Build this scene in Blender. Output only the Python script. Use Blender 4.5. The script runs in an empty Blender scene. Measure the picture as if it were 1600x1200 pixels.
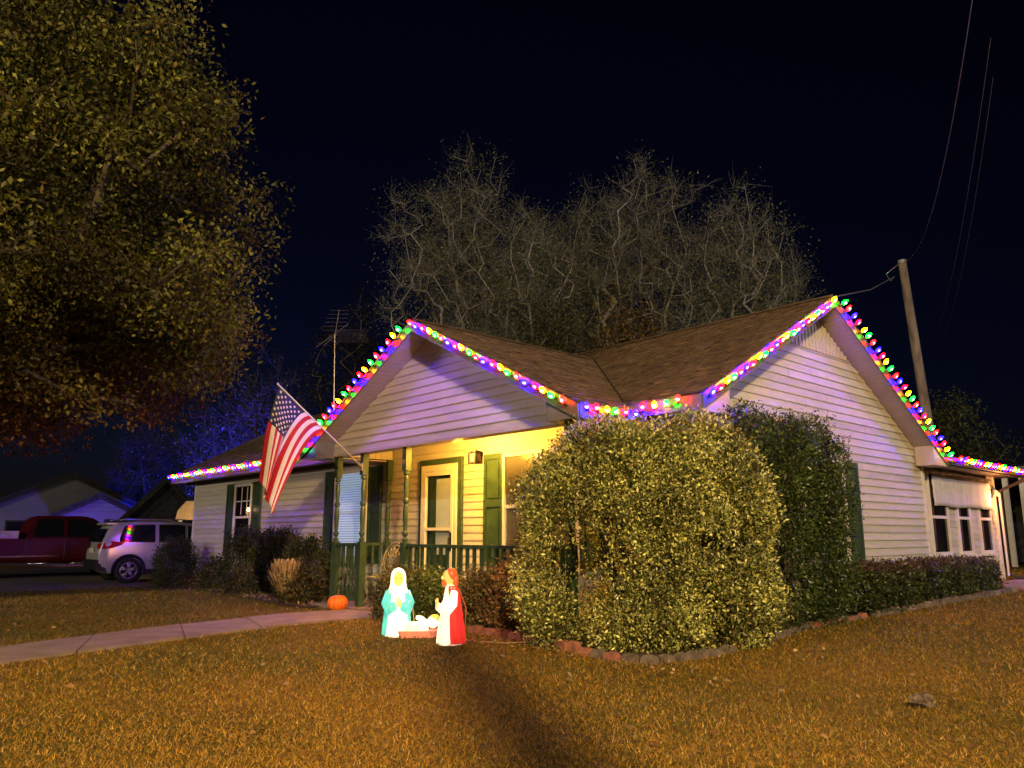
import bpy, bmesh, math, random
import numpy as np
from mathutils import Vector, Matrix
random.seed(7); rng = np.random.default_rng(7)
R = math.radians
scene = bpy.context.scene
C = scene.collection

# ------------------------------------------------------------------ camera
F_PX, HORIZON, XB, CAM_H = 1205.0, 836.0, 2155.0, 1.1
PITCH = math.atan((HORIZON - 600) / F_PX)
YAW = math.atan((XB - 800) / math.hypot(F_PX, HORIZON - 600))
cd = bpy.data.cameras.new('camera'); cam = bpy.data.objects.new('camera', cd); C.objects.link(cam)
cd.sensor_fit = 'HORIZONTAL'; cd.sensor_width = 36; cd.lens = F_PX / 1600 * 36
cd.clip_start = 0.05; cd.clip_end = 2000
cam.location = (0, 0, CAM_H); cam.rotation_euler = (R(90) + PITCH, 0, YAW)
scene.camera = cam
scene.render.resolution_x, scene.render.resolution_y = 1024, 768

# ------------------------------------------------------------------ night sky, faint moon, exposure
world = bpy.data.worlds.new('World'); scene.world = world; world.use_nodes = True
nt = world.node_tree; nt.nodes.clear()
sky = nt.nodes.new('ShaderNodeTexSky'); sky.sky_type = 'NISHITA'; sky.sun_disc = False
sky.sun_elevation = R(-4.0); sky.sun_rotation = R(300); sky.air_density = 1.0; sky.dust_density = 0.3; sky.ozone_density = 4.0
bg = nt.nodes.new('ShaderNodeBackground'); bg.inputs['Strength'].default_value = 0.085
wo = nt.nodes.new('ShaderNodeOutputWorld')
nt.links.new(sky.outputs[0], bg.inputs[0]); nt.links.new(bg.outputs[0], wo.inputs[0])
ml = bpy.data.lights.new('moon', 'SUN'); ml.energy = 0.03; ml.angle = R(0.5); ml.color = (.75, .85, 1)
mo = bpy.data.objects.new('moon', ml); C.objects.link(mo); mo.rotation_euler = (R(50), 0, R(20)); mo.location = (20, -20, 40)
vs = scene.view_settings; vs.view_transform = 'Standard'; vs.look = 'None'; vs.exposure = 0; vs.gamma = 1; vs.use_curve_mapping = False

# ------------------------------------------------------------------ pixel helpers (photo pixels -> directions)
FW = Vector((-math.sin(YAW) * math.cos(PITCH), math.cos(YAW) * math.cos(PITCH), math.sin(PITCH)))
RT = Vector((math.cos(YAW), math.sin(YAW), 0)); UP = RT.cross(FW); CO = Vector((0, 0, CAM_H))
def ray(x, y): return FW + RT * ((x - 800) / F_PX) - UP * ((y - 600) / F_PX)
def onX(x, y, X): d = ray(x, y); return CO + d * (X / d.x)
def onY(x, y, Y): d = ray(x, y); return CO + d * (Y / d.y)
def onZ(x, y, z=0.0): d = ray(x, y); return CO + d * ((z - CAM_H) / d.z)
def onD(x, y, dist): d = ray(x, y); return CO + d * (dist / math.hypot(d.x, d.y))
def sst(a, b, x):
    t = np.clip((np.asarray(x, float) - a) / (b - a), 0, 1); return t * t * (3 - 2 * t)
def gz(x, y):
    x = np.asarray(x, float); y = np.asarray(y, float)
    up = np.clip((y - 6.5) * .019, 0, .23) * sst(-9, -6, x)
    dn = -.18 * sst(-15, -20, x)
    und = .012 * np.sin(x * 1.3 + .5 * y) * np.sin(y * 1.1 - .4 * x)
    return up + dn + und
def gzf(x, y): return float(gz(x, y))
def onG(x, y):
    z = 0.0
    for _ in range(6): p = onZ(x, y, z); z = gzf(p.x, p.y)
    return Vector((p.x, p.y, z))

# ------------------------------------------------------------------ materials
MATS = {}
def _mat(name):
    m = bpy.data.materials.new(name); m.use_nodes = True; MATS[name] = m
    return m, m.node_tree, m.node_tree.nodes['Principled BSDF']
def pmat(name, col, rough=.6, var=.12, scale=8, metal=0, bump=0, bscale=60, spec=.4, stretch=None, col2=None):
    m, t, b = _mat(name); N = t.nodes; L = t.links
    b.inputs['Roughness'].default_value = rough; b.inputs['Metallic'].default_value = metal
    b.inputs['Specular IOR Level'].default_value = spec
    tc = N.new('ShaderNodeTexCoord'); mp = N.new('ShaderNodeMapping'); L.new(tc.outputs['Object'], mp.inputs[0])
    if stretch: mp.inputs['Scale'].default_value = stretch
    nz = N.new('ShaderNodeTexNoise'); nz.inputs['Scale'].default_value = scale; nz.inputs['Detail'].default_value = 5
    L.new(mp.outputs[0], nz.inputs['Vector'])
    cr = N.new('ShaderNodeValToRGB'); L.new(nz.outputs['Fac'], cr.inputs[0])
    c2 = col2 or tuple(max(0, min(1, c * (1 - 2 * var))) for c in col)
    c1 = tuple(min(1, c * (1 + var)) for c in col)
    cr.color_ramp.elements[0].position = .3; cr.color_ramp.elements[1].position = .7
    cr.color_ramp.elements[0].color = (*c2, 1); cr.color_ramp.elements[1].color = (*c1, 1)
    L.new(cr.outputs[0], b.inputs['Base Color'])
    if bump:
        n2 = N.new('ShaderNodeTexNoise'); n2.inputs['Scale'].default_value = bscale; n2.inputs['Detail'].default_value = 4
        L.new(mp.outputs[0], n2.inputs['Vector'])
        bp = N.new('ShaderNodeBump'); bp.inputs['Strength'].default_value = bump; bp.inputs['Distance'].default_value = .01
        L.new(n2.outputs['Fac'], bp.inputs['Height']); L.new(bp.outputs[0], b.inputs['Normal'])
    return m
def emat(name, col, strength, base=None):
    m, t, b = _mat(name)
    b.inputs['Base Color'].default_value = (*(base or col), 1); b.inputs['Roughness'].default_value = .4
    b.inputs['Emission Color'].default_value = (*col, 1); b.inputs['Emission Strength'].default_value = strength
    return m
def bulbmat(name, col, strength, core=3.5):
    # coloured glass round a bright diode that sits near the socket end
    m, t, b = _mat(name); N = t.nodes; L = t.links
    tc = N.new('ShaderNodeTexCoord'); vm = N.new('ShaderNodeVectorMath'); vm.operation = 'DISTANCE'
    vm.inputs[1].default_value = (0, -.023, .04); L.new(tc.outputs['Object'], vm.inputs[0])
    cr = N.new('ShaderNodeValToRGB'); cr.color_ramp.elements[0].position = .010; cr.color_ramp.elements[1].position = .024
    cr.color_ramp.elements[0].color = (1, 1, 1, 1); cr.color_ramp.elements[1].color = (0, 0, 0, 1)
    L.new(vm.outputs['Value'], cr.inputs[0])
    mx = N.new('ShaderNodeMix'); mx.data_type = 'RGBA'; L.new(cr.outputs[0], mx.inputs['Factor'])
    mx.inputs['A'].default_value = (*[c * strength for c in col], 1)
    mx.inputs['B'].default_value = (*[c * strength + core for c in col], 1)
    L.new(mx.outputs['Result'], b.inputs['Emission Color']); b.inputs['Emission Strength'].default_value = 1
    b.inputs['Base Color'].default_value = (*[c * .4 for c in col], 1); b.inputs['Roughness'].default_value = .15
    return m
def leafmat(name, rough=.55, trans=.25, spec=.3):
    m, t, b = _mat(name); N = t.nodes; L = t.links
    at = N.new('ShaderNodeAttribute'); at.attribute_name = 'Col'
    L.new(at.outputs['Color'], b.inputs['Base Color']); b.inputs['Roughness'].default_value = rough
    b.inputs['Specular IOR Level'].default_value = spec
    if trans:
        tr = N.new('ShaderNodeBsdfTranslucent'); L.new(at.outputs['Color'], tr.inputs['Color'])
        mx = N.new('ShaderNodeMixShader'); mx.inputs[0].default_value = trans
        L.new(b.outputs[0], mx.inputs[1]); L.new(tr.outputs[0], mx.inputs[2])
        L.new(mx.outputs[0], N['Material Output'].inputs['Surface'])
    return m
def glassmat(name, tint=(.9, .95, 1), gloss=.12):
    m, t, b = _mat(name); N = t.nodes; L = t.links
    tr = N.new('ShaderNodeBsdfTransparent'); tr.inputs[0].default_value = (*tint, 1)
    gl = N.new('ShaderNodeBsdfGlossy'); gl.inputs['Roughness'].default_value = .04
    mx = N.new('ShaderNodeMixShader'); mx.inputs[0].default_value = gloss
    L.new(tr.outputs[0], mx.inputs[1]); L.new(gl.outputs[0], mx.inputs[2]); L.new(mx.outputs[0], N['Material Output'].inputs['Surface'])
    return m
SIDING = pmat('vinyl_siding', (.50, .47, .41), .5, .05, 3, bump=.15, bscale=90, stretch=(1, 1, 6))
SIDES = [SIDING, pmat('vinyl_siding_faded', (.53, .50, .445), .5, .07, 2.2, bump=.15, bscale=90, stretch=(1, 1, 6)), pmat('vinyl_siding_dull', (.465, .44, .38), .52, .09, 1.7, bump=.15, bscale=90, stretch=(1, 1, 6))]
TRIM = pmat('white_trim', (.66, .64, .60), .4, .06, 5)
SOFFIT = pmat('vinyl_soffit', (.44, .38, .34), .55, .06, 4, bump=.1)
FASCIA = pmat('aluminium_fascia', (.12, .113, .105), .24, .1, 5, spec=.8)
DARKTRIM = pmat('dark_gutter', (.05, .04, .038), .4, .2, 6)
GREEN = pmat('dark_green_paint', (.036, .068, .034), .38, .15, 7, bump=.08)
GREEN2 = pmat('forest_green_shutter', (.030, .062, .032), .42, .15, 7)
SHING = pmat('brown_asphalt_shingle', (.135, .088, .058), .9, .25, 9, bump=.8, bscale=140)
SHING2 = pmat('brown_asphalt_shingle_dark', (.108, .072, .048), .9, .25, 9, bump=.8, bscale=140)
SHING3 = pmat('brown_asphalt_shingle_light', (.165, .108, .072), .9, .25, 9, bump=.8, bscale=140)
CONC = pmat('concrete', (.25, .185, .15), .9, .14, 3, bump=.4, bscale=120)
ASPH = pmat('driveway_concrete', (.085, .075, .068), .9, .2, 1.5, bump=.4)
SOIL = pmat('bark_mulch_soil', (.07, .045, .03), 1, .4, 22, bump=1, bscale=80)
BRICKR = pmat('red_concrete_brick', (.33, .125, .085), .9, .2, 12, bump=.5)
BRICKG = pmat('weathered_stone', (.16, .125, .10), .95, .3, 12, bump=.6)
BARK = pmat('grey_bark', (.17, .145, .115), .95, .3, 14, bump=.8, bscale=40, stretch=(1, 1, .3))
TWIGL = pmat('fine_grey_twig', (.17, .18, .16), .95, .25, 14)
BARKD = pmat('dark_bark', (.06, .05, .04), .95, .3, 14, bump=.8, bscale=40, stretch=(1, 1, .3))
BARKL = pmat('pale_bark', (.33, .33, .30), .95, .25, 14, bump=.5)
TWIG = pmat('brown_twig', (.09, .065, .045), .9, .3, 20)
WOODP = pmat('weathered_pole_wood', (.22, .18, .14), .95, .3, 6, bump=.6, stretch=(1, 1, .15))
STEEL = pmat('aluminium', (.45, .45, .46), .35, .1, 9, metal=.8)
BLACK = pmat('black_plastic', (.012, .012, .014), .45, .2, 9)
RUBBER = pmat('tyre_rubber', (.018, .018, .018), .85, .2, 30)
WIRE = pmat('dark_green_wire', (.01, .02, .012), .5, .2, 9)
CARW = pmat('silver_car_paint', (.52, .51, .50), .22, .03, 2, metal=.35, spec=.6)
CARR = pmat('dark_red_truck_paint', (.075, .004, .006), .4, .05, 2, spec=.25)
CARGL = pmat('tinted_car_glass', (.01, .011, .013), .06, .1, 2, spec=.7)
CHROME = pmat('chrome', (.7, .7, .72), .15, .05, 2, metal=1)
TAILR = pmat('red_tail_lens', (.35, .01, .015), .15, .1, 5, spec=.7)
DARKGL = pmat('dark_window_glass', (.012, .011, .012), .07, .3, 2, spec=.6)
CURT = pmat('brown_curtain', (.06, .032, .02), .9, .3, 5, stretch=(1, 9, 1))
GLASS = glassmat('clear_glass')
BLIND = emat('lit_window_blind', (.32, .52, .78), .42, (.6, .7, .8))
BLINDG = emat('glow_behind_blind', (.28, .50, .80), .16, (.3, .4, .5))
DOORBLIND = pmat('white_mini_blind', (.84, .83, .78), .6, .04, 5)
FABW = pmat('off_white_canvas', (.55, .52, .50), .8, .08, 4, bump=.3, bscale=20, stretch=(1, 4, 1))
PUMP = pmat('orange_pumpkin_skin', (.78, .17, .012), .4, .12, 9, bump=.15)
STEM = pmat('dry_stem', (.16, .12, .06), .9, .3, 20)
CHAIRM = pmat('cast_iron_verdigris', (.34, .31, .19), .7, .3, 25, bump=.3)
FLAGR = pmat('flag_red', (.42, .012, .03), .75, .06, 30); FLAGW = pmat('flag_white', (.72, .68, .66), .75, .04, 30)
FLAGB = pmat('flag_blue', (.012, .018, .075), .75, .08, 30)
NSIDE = pmat('neighbour_siding', (.13, .125, .14), .6, .06, 3); NROOF = pmat('neighbour_roof', (.03, .026, .026), .95, .3, 6)
TAN = pmat('tan_stucco', (.55, .40, .22), .8, .1, 5)
LEAF = leafmat('leaf'); LEAFG = leafmat('glossy_leaf', .38, .18, .5); GRASSM = leafmat('grass_blade', .7, .2, .2)
DRY = leafmat('dry_leaf', .8, .15, .2)
def HB(n, c, st):
    m, t, b = _mat('lit_plastic_' + n); N = t.nodes; L = t.links
    tc = N.new('ShaderNodeTexCoord'); mp = N.new('ShaderNodeMapping'); mp.inputs['Scale'].default_value = (22, 22, 5); L.new(tc.outputs['Object'], mp.inputs[0])
    nz = N.new('ShaderNodeTexNoise'); nz.inputs['Scale'].default_value = 1; nz.inputs['Detail'].default_value = 3; L.new(mp.outputs[0], nz.inputs['Vector'])
    mr = N.new('ShaderNodeMapRange'); mr.inputs['From Min'].default_value = .3; mr.inputs['From Max'].default_value = .7; mr.inputs['To Min'].default_value = st * .5; mr.inputs['To Max'].default_value = st * 1.15
    L.new(nz.outputs['Fac'], mr.inputs['Value']); L.new(mr.outputs[0], b.inputs['Emission Strength'])
    b.inputs['Emission Color'].default_value = (*c, 1); b.inputs['Base Color'].default_value = (*[min(1, k * .8 + .03) for k in c], 1); b.inputs['Roughness'].default_value = .35
    return m

# ------------------------------------------------------------------ mesh building
ORG = {}
def org(o):
    while o is not None:
        if o.name in ORG: return ORG[o.name]
        o = o.parent
    return Vector((0, 0, 0))
class MB:
    def __init__(s): s.v = []; s.f = []; s.m = []
    def add(s, vs, fs, mi=0):
        n = len(s.v); s.v += [tuple(p) for p in vs]; s.f += [tuple(i + n for i in f) for f in fs]; s.m += [mi] * len(fs)
    def box(s, a, b, mi=0):
        (x0, y0, z0), (x1, y1, z1) = a, b
        x0, x1 = min(x0, x1), max(x0, x1); y0, y1 = min(y0, y1), max(y0, y1); z0, z1 = min(z0, z1), max(z0, z1)
        s.add([(x0, y0, z0), (x1, y0, z0), (x1, y1, z0), (x0, y1, z0), (x0, y0, z1), (x1, y0, z1), (x1, y1, z1), (x0, y1, z1)],
              [(3, 2, 1, 0), (4, 5, 6, 7), (0, 1, 5, 4), (1, 2, 6, 5), (2, 3, 7, 6), (3, 0, 4, 7)], mi)
    def prism(s, poly, off, mi=0):          # poly: list of 3D points, extruded by off
        n = len(poly); off = Vector(off); A = [Vector(p) for p in poly]; B = [p + off for p in A]
        nrm = (A[1] - A[0]).cross(A[2] - A[0])
        if nrm.dot(off) > 0: A.reverse(); B.reverse()
        s.add(A + B, [tuple(range(n)), tuple(range(2 * n - 1, n - 1, -1))] + [(i, i + n, (i + 1) % n + n, (i + 1) % n) for i in range(n)], mi)
    def tube(s, pts, rad, seg=6, cap=True, mi=0):
        pts = [Vector(p) for p in pts]; n = len(pts)
        if not hasattr(rad, '__len__'): rad = [rad] * n
        ref = None; rings = []
        for i, p in enumerate(pts):
            d = (pts[min(i + 1, n - 1)] - pts[max(i - 1, 0)])
            if d.length < 1e-9: d = Vector((0, 0, 1))
            d.normalize()
            if ref is None: ref = Vector((1, 0, 0)) if abs(d.x) < .9 else Vector((0, 1, 0))
            u = (ref - d * ref.dot(d)).normalized(); w = d.cross(u); ref = u
            rings.append([p + (u * math.cos(2 * math.pi * k / seg) + w * math.sin(2 * math.pi * k / seg)) * rad[i] for k in range(seg)])
        fs = []
        for i in range(n - 1):
            for k in range(seg):
                a, b = i * seg + k, i * seg + (k + 1) % seg; fs.append((a, b, b + seg, a + seg))
        if cap: fs += [tuple(range(seg - 1, -1, -1)), tuple(range((n - 1) * seg, n * seg))]
        s.add([q for r in rings for q in r], fs, mi)
    def loft(s, rings, closed=True, cap=True, mi=0):
        k = len(rings[0]); fs = []
        for i in range(len(rings) - 1):
            for j in range(k if closed else k - 1):
                a, b = i * k + j, i * k + (j + 1) % k; fs.append((a, b, b + k, a + k))
        if cap: fs += [tuple(range(k - 1, -1, -1)), tuple(range((len(rings) - 1) * k, len(rings) * k))]
        s.add([q for r in rings for q in r], fs, mi)
    def lathe(s, prof, c=(0, 0, 0), seg=12, mi=0):   # prof: (r, z)
        s.loft([[(c[0] + r * math.cos(2 * math.pi * k / seg), c[1] + r * math.sin(2 * math.pi * k / seg), c[2] + z) for k in range(seg)] for r, z in prof], mi=mi)
    def sphere(s, c, r, seg=12, rings=8, mi=0):
        rx, ry, rz = r if hasattr(r, '__len__') else (r, r, r)
        s.loft([[(c[0] + rx * math.sin(t) * math.cos(2 * math.pi * k / seg), c[1] + ry * math.sin(t) * math.sin(2 * math.pi * k / seg), c[2] - rz * math.cos(t)) for k in range(seg)]
                for t in [math.pi * (i + .02) / (rings + .04) for i in range(rings + 1)]], mi=mi)
    def build(s, name, mats, parent=None, smooth=False, local=False, subsurf=0):
        o_ = Vector((0, 0, 0)) if (parent is None or local) else org(parent)
        me = bpy.data.meshes.new(name); me.from_pydata([(p[0] - o_.x, p[1] - o_.y, p[2] - o_.z) for p in s.v], [], s.f)
        for m in (mats if isinstance(mats, (list, tuple)) else [mats]): me.materials.append(m)
        me.polygons.foreach_set('material_index', s.m)
        if smooth: me.polygons.foreach_set('use_smooth', [True] * len(s.f))
        me.update(); o = bpy.data.objects.new(name, me); C.objects.link(o)
        if parent is not None: o.parent = parent
        if subsurf:
            md = o.modifiers.new('s', 'SUBSURF'); md.levels = md.render_levels = subsurf
        return o
def npmesh(name, V, nper, mat, parent=None, col=None, local=False):
    """V: (n*nper,3) -- n polygons of nper vertices each; col: (n,3) linear colours"""
    V = np.asarray(V, np.float32).reshape(-1, 3); n = len(V) // nper
    if parent is not None and not local: V = V - np.array(org(parent), np.float32)
    me = bpy.data.meshes.new(name); me.vertices.add(len(V)); me.vertices.foreach_set('co', V.ravel())
    me.loops.add(len(V)); me.loops.foreach_set('vertex_index', np.arange(len(V), dtype=np.int32))
    me.polygons.add(n); me.polygons.foreach_set('loop_start', np.arange(n, dtype=np.int32) * nper)
    me.polygons.foreach_set('loop_total', np.full(n, nper, np.int32))
    if col is not None:
        ca = me.attributes.new('Col', 'FLOAT_COLOR', 'POINT')
        cc = np.ones((len(V), 4), np.float32); cc[:, :3] = np.repeat(np.clip(col, 0, 1), nper, axis=0); ca.data.foreach_set('color', cc.ravel())
    me.materials.append(mat); me.update(calc_edges=True); me.validate()
    o = bpy.data.objects.new(name, me); C.objects.link(o)
    if parent is not None: o.parent = parent
    o['kind'] = 'stuff'
    return o
def tag(o, label=None, cat=None, group=None, kind=None):
    if label: o['label'] = label
    if cat: o['category'] = cat
    if group: o['group'] = group
    if kind: o['kind'] = kind
    return o
def thing(name, label, cat, loc=(0, 0, 0), group=None, rotz=0):
    o = bpy.data.objects.new(name, None); C.objects.link(o); o.location = loc; o.rotation_euler = (0, 0, rotz)
    o.empty_display_size = .1; ORG[o.name] = Vector(loc)
    return tag(o, label, cat, group)
def copy_of(src, name, parent=None, loc=None):
    o = src.copy(); o.name = name; C.objects.link(o)
    if parent is not None: o.parent = parent
    if loc is not None: o.location = loc
    return o
def leaves(P, D, length, width, jit=.25, curl=0.0):
    """rhombic leaves at points P along directions D -> quad vertex array"""
    n = len(P); D = D / (np.linalg.norm(D, axis=1, keepdims=True) + 1e-9)
    rv = rng.normal(size=(n, 3)); S = np.cross(D, rv); S /= (np.linalg.norm(S, axis=1, keepdims=True) + 1e-9)
    Nn = np.cross(D, S)
    L = (length * (1 + jit * rng.normal(size=n)).clip(.45, 1.8))[:, None]; W = (width * (1 + jit * rng.normal(size=n)).clip(.45, 1.8))[:, None]
    return np.stack([P, P + D * L * .45 + S * W * .5 + Nn * L * .08, P + D * L, P + D * L * .45 - S * W * .5 + Nn * L * .08], axis=1).reshape(-1, 3)
def rdir(n, up=0.0):
    d = rng.normal(size=(n, 3)); d /= np.linalg.norm(d, axis=1, keepdims=True); d[:, 2] += up; return d
def mixcol(n, cols, w, var=.2):
    cols = np.array(cols); i = rng.choice(len(cols), n, p=np.array(w) / sum(w)); return cols[i] * (1 + var * rng.normal(size=(n, 1))).clip(.3, 2)

# ------------------------------------------------------------------ street lamps and added fill lamps that light the place (outside the frame)
def street_or_fill_lamp(name, label, base, head, color, power, size=.25):
    t = thing(name, label, 'street lamp', base)
    b, h = Vector(base), Vector(head)
    m = MB(); m.tube([b, b + Vector((0, 0, .4)), Vector((b.x, b.y, h.z + .1)), h + (b - h).normalized() * .35 + Vector((0, 0, .22)), h + Vector((0, 0, .16))], [.13, .1, .07, .045, .04], 8); m.build('pole', STEEL, t, True)
    m = MB(); m.lathe([(.04, .22), (.14, .18), (.26, .06), (.27, .02), (.24, .02), (.1, .12)], h, 14); m.build('lamp_head', STEEL, t, True)
    m = MB(); m.sphere(h + Vector((0, 0, -.02)), (.2, .2, .1), 12, 6); g = m.build('lens', emat(name + '_lens', color, 20), t, True)
    ld = bpy.data.lights.new(name + '_light', 'POINT'); ld.energy = power; ld.color = color; ld.shadow_soft_size = size
    lo = bpy.data.objects.new(name + '_light', ld); C.objects.link(lo); lo.parent = t; lo.location = h - b + Vector((0, 0, -.4))
    return t
street_or_fill_lamp('street_or_fill_lamp', 'tall warm sodium street lamp on a steel pole by the road', (9.2, -4.6, 0), (8, -3.6, 9), (1, .67, .28), 17500, .15)
street_or_fill_lamp('street_or_fill_lamp', 'tall cool white street lamp beside the concrete drive', (13.5, 19.5, .2), (12.4, 18.6, 9.5), (.92, .92, 1), 3800, .3)
street_or_fill_lamp('street_or_fill_lamp', 'added warm white fill lamp across the road facing the porch', (-5.6, -25.2, 0), (-5, -24, 8.6), (1, .82, .58), 8000, .3)  # unseen fill lamp, added to brighten the porch and lawn evenly
street_or_fill_lamp('street_or_fill_lamp', 'added warm white fill lamp across the road facing the left wing', (-23.6, -24.2, -.2), (-23, -23, 8.6), (1, .84, .60), 6500, .3)  # second unseen fill lamp, added because the left wing wall was too dark

# ------------------------------------------------------------------ ground
def grassground():
    m, t, b = _mat('dormant_lawn'); N = t.nodes; L = t.links
    tc = N.new('ShaderNodeTexCoord')
    n1 = N.new('ShaderNodeTexNoise'); n1.inputs['Scale'].default_value = .55; n1.inputs['Detail'].default_value = 4; L.new(tc.outputs['Object'], n1.inputs['Vector'])
    n2 = N.new('ShaderNodeTexNoise'); n2.inputs['Scale'].default_value = 34; n2.inputs['Detail'].default_value = 6; L.new(tc.outputs['Object'], n2.inputs['Vector'])
    c1 = N.new('ShaderNodeValToRGB'); L.new(n1.outputs['Fac'], c1.inputs[0])
    c1.color_ramp.elements[0].position = .38; c1.color_ramp.elements[1].position = .62
    c1.color_ramp.elements[0].color = (.115, .092, .020, 1); c1.color_ramp.elements[1].color = (.23, .135, .026, 1)
    c2 = N.new('ShaderNodeValToRGB'); L.new(n2.outputs['Fac'], c2.inputs[0])
    c2.color_ramp.elements[0].position = .3; c2.color_ramp.elements[1].position = .72
    c2.color_ramp.elements[0].color = (.35, .33, .3, 1); c2.color_ramp.elements[1].color = (1.5, 1.4, 1.2, 1)
    mx = N.new('ShaderNodeMix'); mx.data_type = 'RGBA'; mx.blend_type = 'MULTIPLY'; mx.inputs['Factor'].default_value = 1
    L.new(c1.outputs[0], mx.inputs['A']); L.new(c2.outputs[0], mx.inputs['B']); L.new(mx.outputs['Result'], b.inputs['Base Color'])
    bp = N.new('ShaderNodeBump'); bp.inputs['Strength'].default_value = 1; bp.inputs['Distance'].default_value = .04
    L.new(n2.outputs['Fac'], bp.inputs['Height']); L.new(bp.outputs[0], b.inputs['Normal'])
    b.inputs['Roughness'].default_value = .95; b.inputs['Specular IOR Level'].default_value = .15
    return m
xs = np.concatenate([[-600, -200, -90], np.linspace(-55, 25, 161), [60, 200, 600]])
ys = np.concatenate([[-600, -150, -60], np.linspace(-20, 55, 151), [100, 250, 600]])
gx, gy = np.meshgrid(xs, ys); gzv = gz(gx, gy)
nx, ny = len(xs), len(ys)
gm = MB(); gm.v = [(float(a), float(b), float(c)) for a, b, c in zip(gx.ravel(), gy.ravel(), gzv.ravel())]
gm.f = [(j * nx + i, j * nx + i + 1, (j + 1) * nx + i + 1, (j + 1) * nx + i) for j in range(ny - 1) for i in range(nx - 1)]; gm.m = [0] * len(gm.f)
tag(gm.build('lawn', grassground(), smooth=True), 'dormant tan and green lawn in front of the house', kind='structure')
def sheet(name, poly, z, mat, label=None, thick=.05, kind='structure', nsub=0):
    m = MB(); m.prism([(x, y, gzf(x, y) + z) for x, y in poly], (0, 0, -thick)); o = m.build(name, mat)
    return tag(o, label, kind=kind)
# driveways
def strip(name, ctr, z, mat, label):     # ctr: list of (xl,yl,xr,yr)
    m = MB()
    for a, b in zip(ctr[:-1], ctr[1:]):
        K = 8
        for k in range(K):
            f0, f1 = k / K, (k + 1) / K
            q = [[a[i] + (b[i] - a[i]) * f for i in range(4)] for f in (f0, f1)]
            pts = [(q[0][0], q[0][1]), (q[0][2], q[0][3]), (q[1][2], q[1][3]), (q[1][0], q[1][1])]
            P = [(x, y, gzf(x, y) + z) for x, y in pts]
            n = len(m.v); m.v += P + [(x, y, zz - .06) for x, y, zz in P]; m.f += [(n, n + 1, n + 2, n + 3), (n, n + 4, n + 5, n + 1), (n + 1, n + 5, n + 6, n + 2), (n + 2, n + 6, n + 7, n + 3), (n + 3, n + 7, n + 4, n)]; m.m += [0] * 5
    return tag(m.build(name, mat), label, kind='structure')
strip('driveway', [(-34, -20, -21.2, -20), (-34, 5.2, -21.2, 5.2), (-34, 30, -21.2, 30)], .014, ASPH, 'dark driveway where the car and pickup are parked')
strip('side_drive', [(-4.95, 15.75, 4, 15.4), (-5.0, 18.3, 4, 18.3), (-5.0, 34, 4, 34)], .014, CONC, 'pinkish concrete drive beside the sunroom')
# walkway: eight slabs with recessed joints
wk = thing('walkway', None, None, (-9.8, 5.9, 0)); wk['kind'] = 'structure'; wk['label'] = 'pale pinkish concrete walkway leading to the porch'
WL = [(-10.45, 6.15), (-10.42, 5.0), (-10.05, 3.6), (-9.45, 2.0), (-8.7, .4), (-7.5, -1.6), (-6.0, -3.6)]
WR = [(-9.28, 6.15), (-9.20, 4.7), (-8.78, 3.2), (-8.22, 1.5), (-7.5, 0.0), (-6.3, -2.2), (-5.0, -4.1)]
def lerp2(L_, f):
    i = min(int(f), len(L_) - 2); t = f - i; return (L_[i][0] + (L_[i + 1][0] - L_[i][0]) * t, L_[i][1] + (L_[i + 1][1] - L_[i][1]) * t)
NS = 9
for k in range(NS):
    m = MB(); f0 = k * 6 / NS; f1 = (k + 1) * 6 / NS - .012; rows = []
    for j in range(5):
        f = f0 + (f1 - f0) * j / 4; a, b = lerp2(WL, f), lerp2(WR, f); rows.append((a, b))
    poly = [r[0] for r in rows] + [r[1] for r in reversed(rows)]
    m.prism([(x, y, .028 + .004 * (k % 2) - .003) for x, y in poly], (0, 0, -.09)); m.build('slab', CONC, wk)
# planting beds (soil)
BEDR = [(-7.25, 5.9), (-6.5, 5.84), (-5.8, 5.72), (-5.05, 5.6), (-4.62, 5.66), (-4.4, 5.95), (-4.36, 6.6), (-4.42, 7.5), (-4.52, 8.7), (-4.55, 10.3), (-4.42, 12.5), (-4.3, 15.4)]
def bed(name, outer, inner, label):
    m = MB(); n = len(outer)
    P = [(x, y, gzf(x, y) + .02) for x, y in outer] + [(x, y, gzf(x, y) + .02) for x, y in inner]
    m.v = P; m.f = [(i, i + 1, n + i + 1, n + i) for i in range(n - 1)]; m.m = [0] * len(m.f)
    return tag(m.build(name, SOIL), label, kind='structure')
bed('planting_bed', BEDR, [(-7.25, 6.6), (-6.5, 7.4), (-6, 7.4), (-5.6, 7.45), (-5.3, 7.45), (-5.2, 7.45), (-5.15, 7.5), (-5.1, 7.6), (-5.08, 8.7), (-5.08, 10.3), (-5.08, 12.5), (-5.2, 15.4)], 'dark soil bed in front of the big bush')
bed('planting_bed', [(-20.6, 6.1), (-18, 6.25), (-15.5, 6.2), (-13.5, 5.95), (-12, 5.75), (-11.2, 5.95)], [(-20.6, 7.5), (-18, 7.5), (-15.5, 7.5), (-13.5, 7.5), (-12, 7.5), (-11.5, 6.6)], 'dark soil bed along the left wing of the house')
def inpoly(x, y, poly):
    r = np.zeros(len(x), bool); n = len(poly); j = n - 1
    for i in range(n):
        xi, yi = poly[i]; xj, yj = poly[j]
        r ^= ((yi > y) != (yj > y)) & (x < (xj - xi) * (y - yi) / (yj - yi + 1e-12) + xi); j = i
    return r

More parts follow.
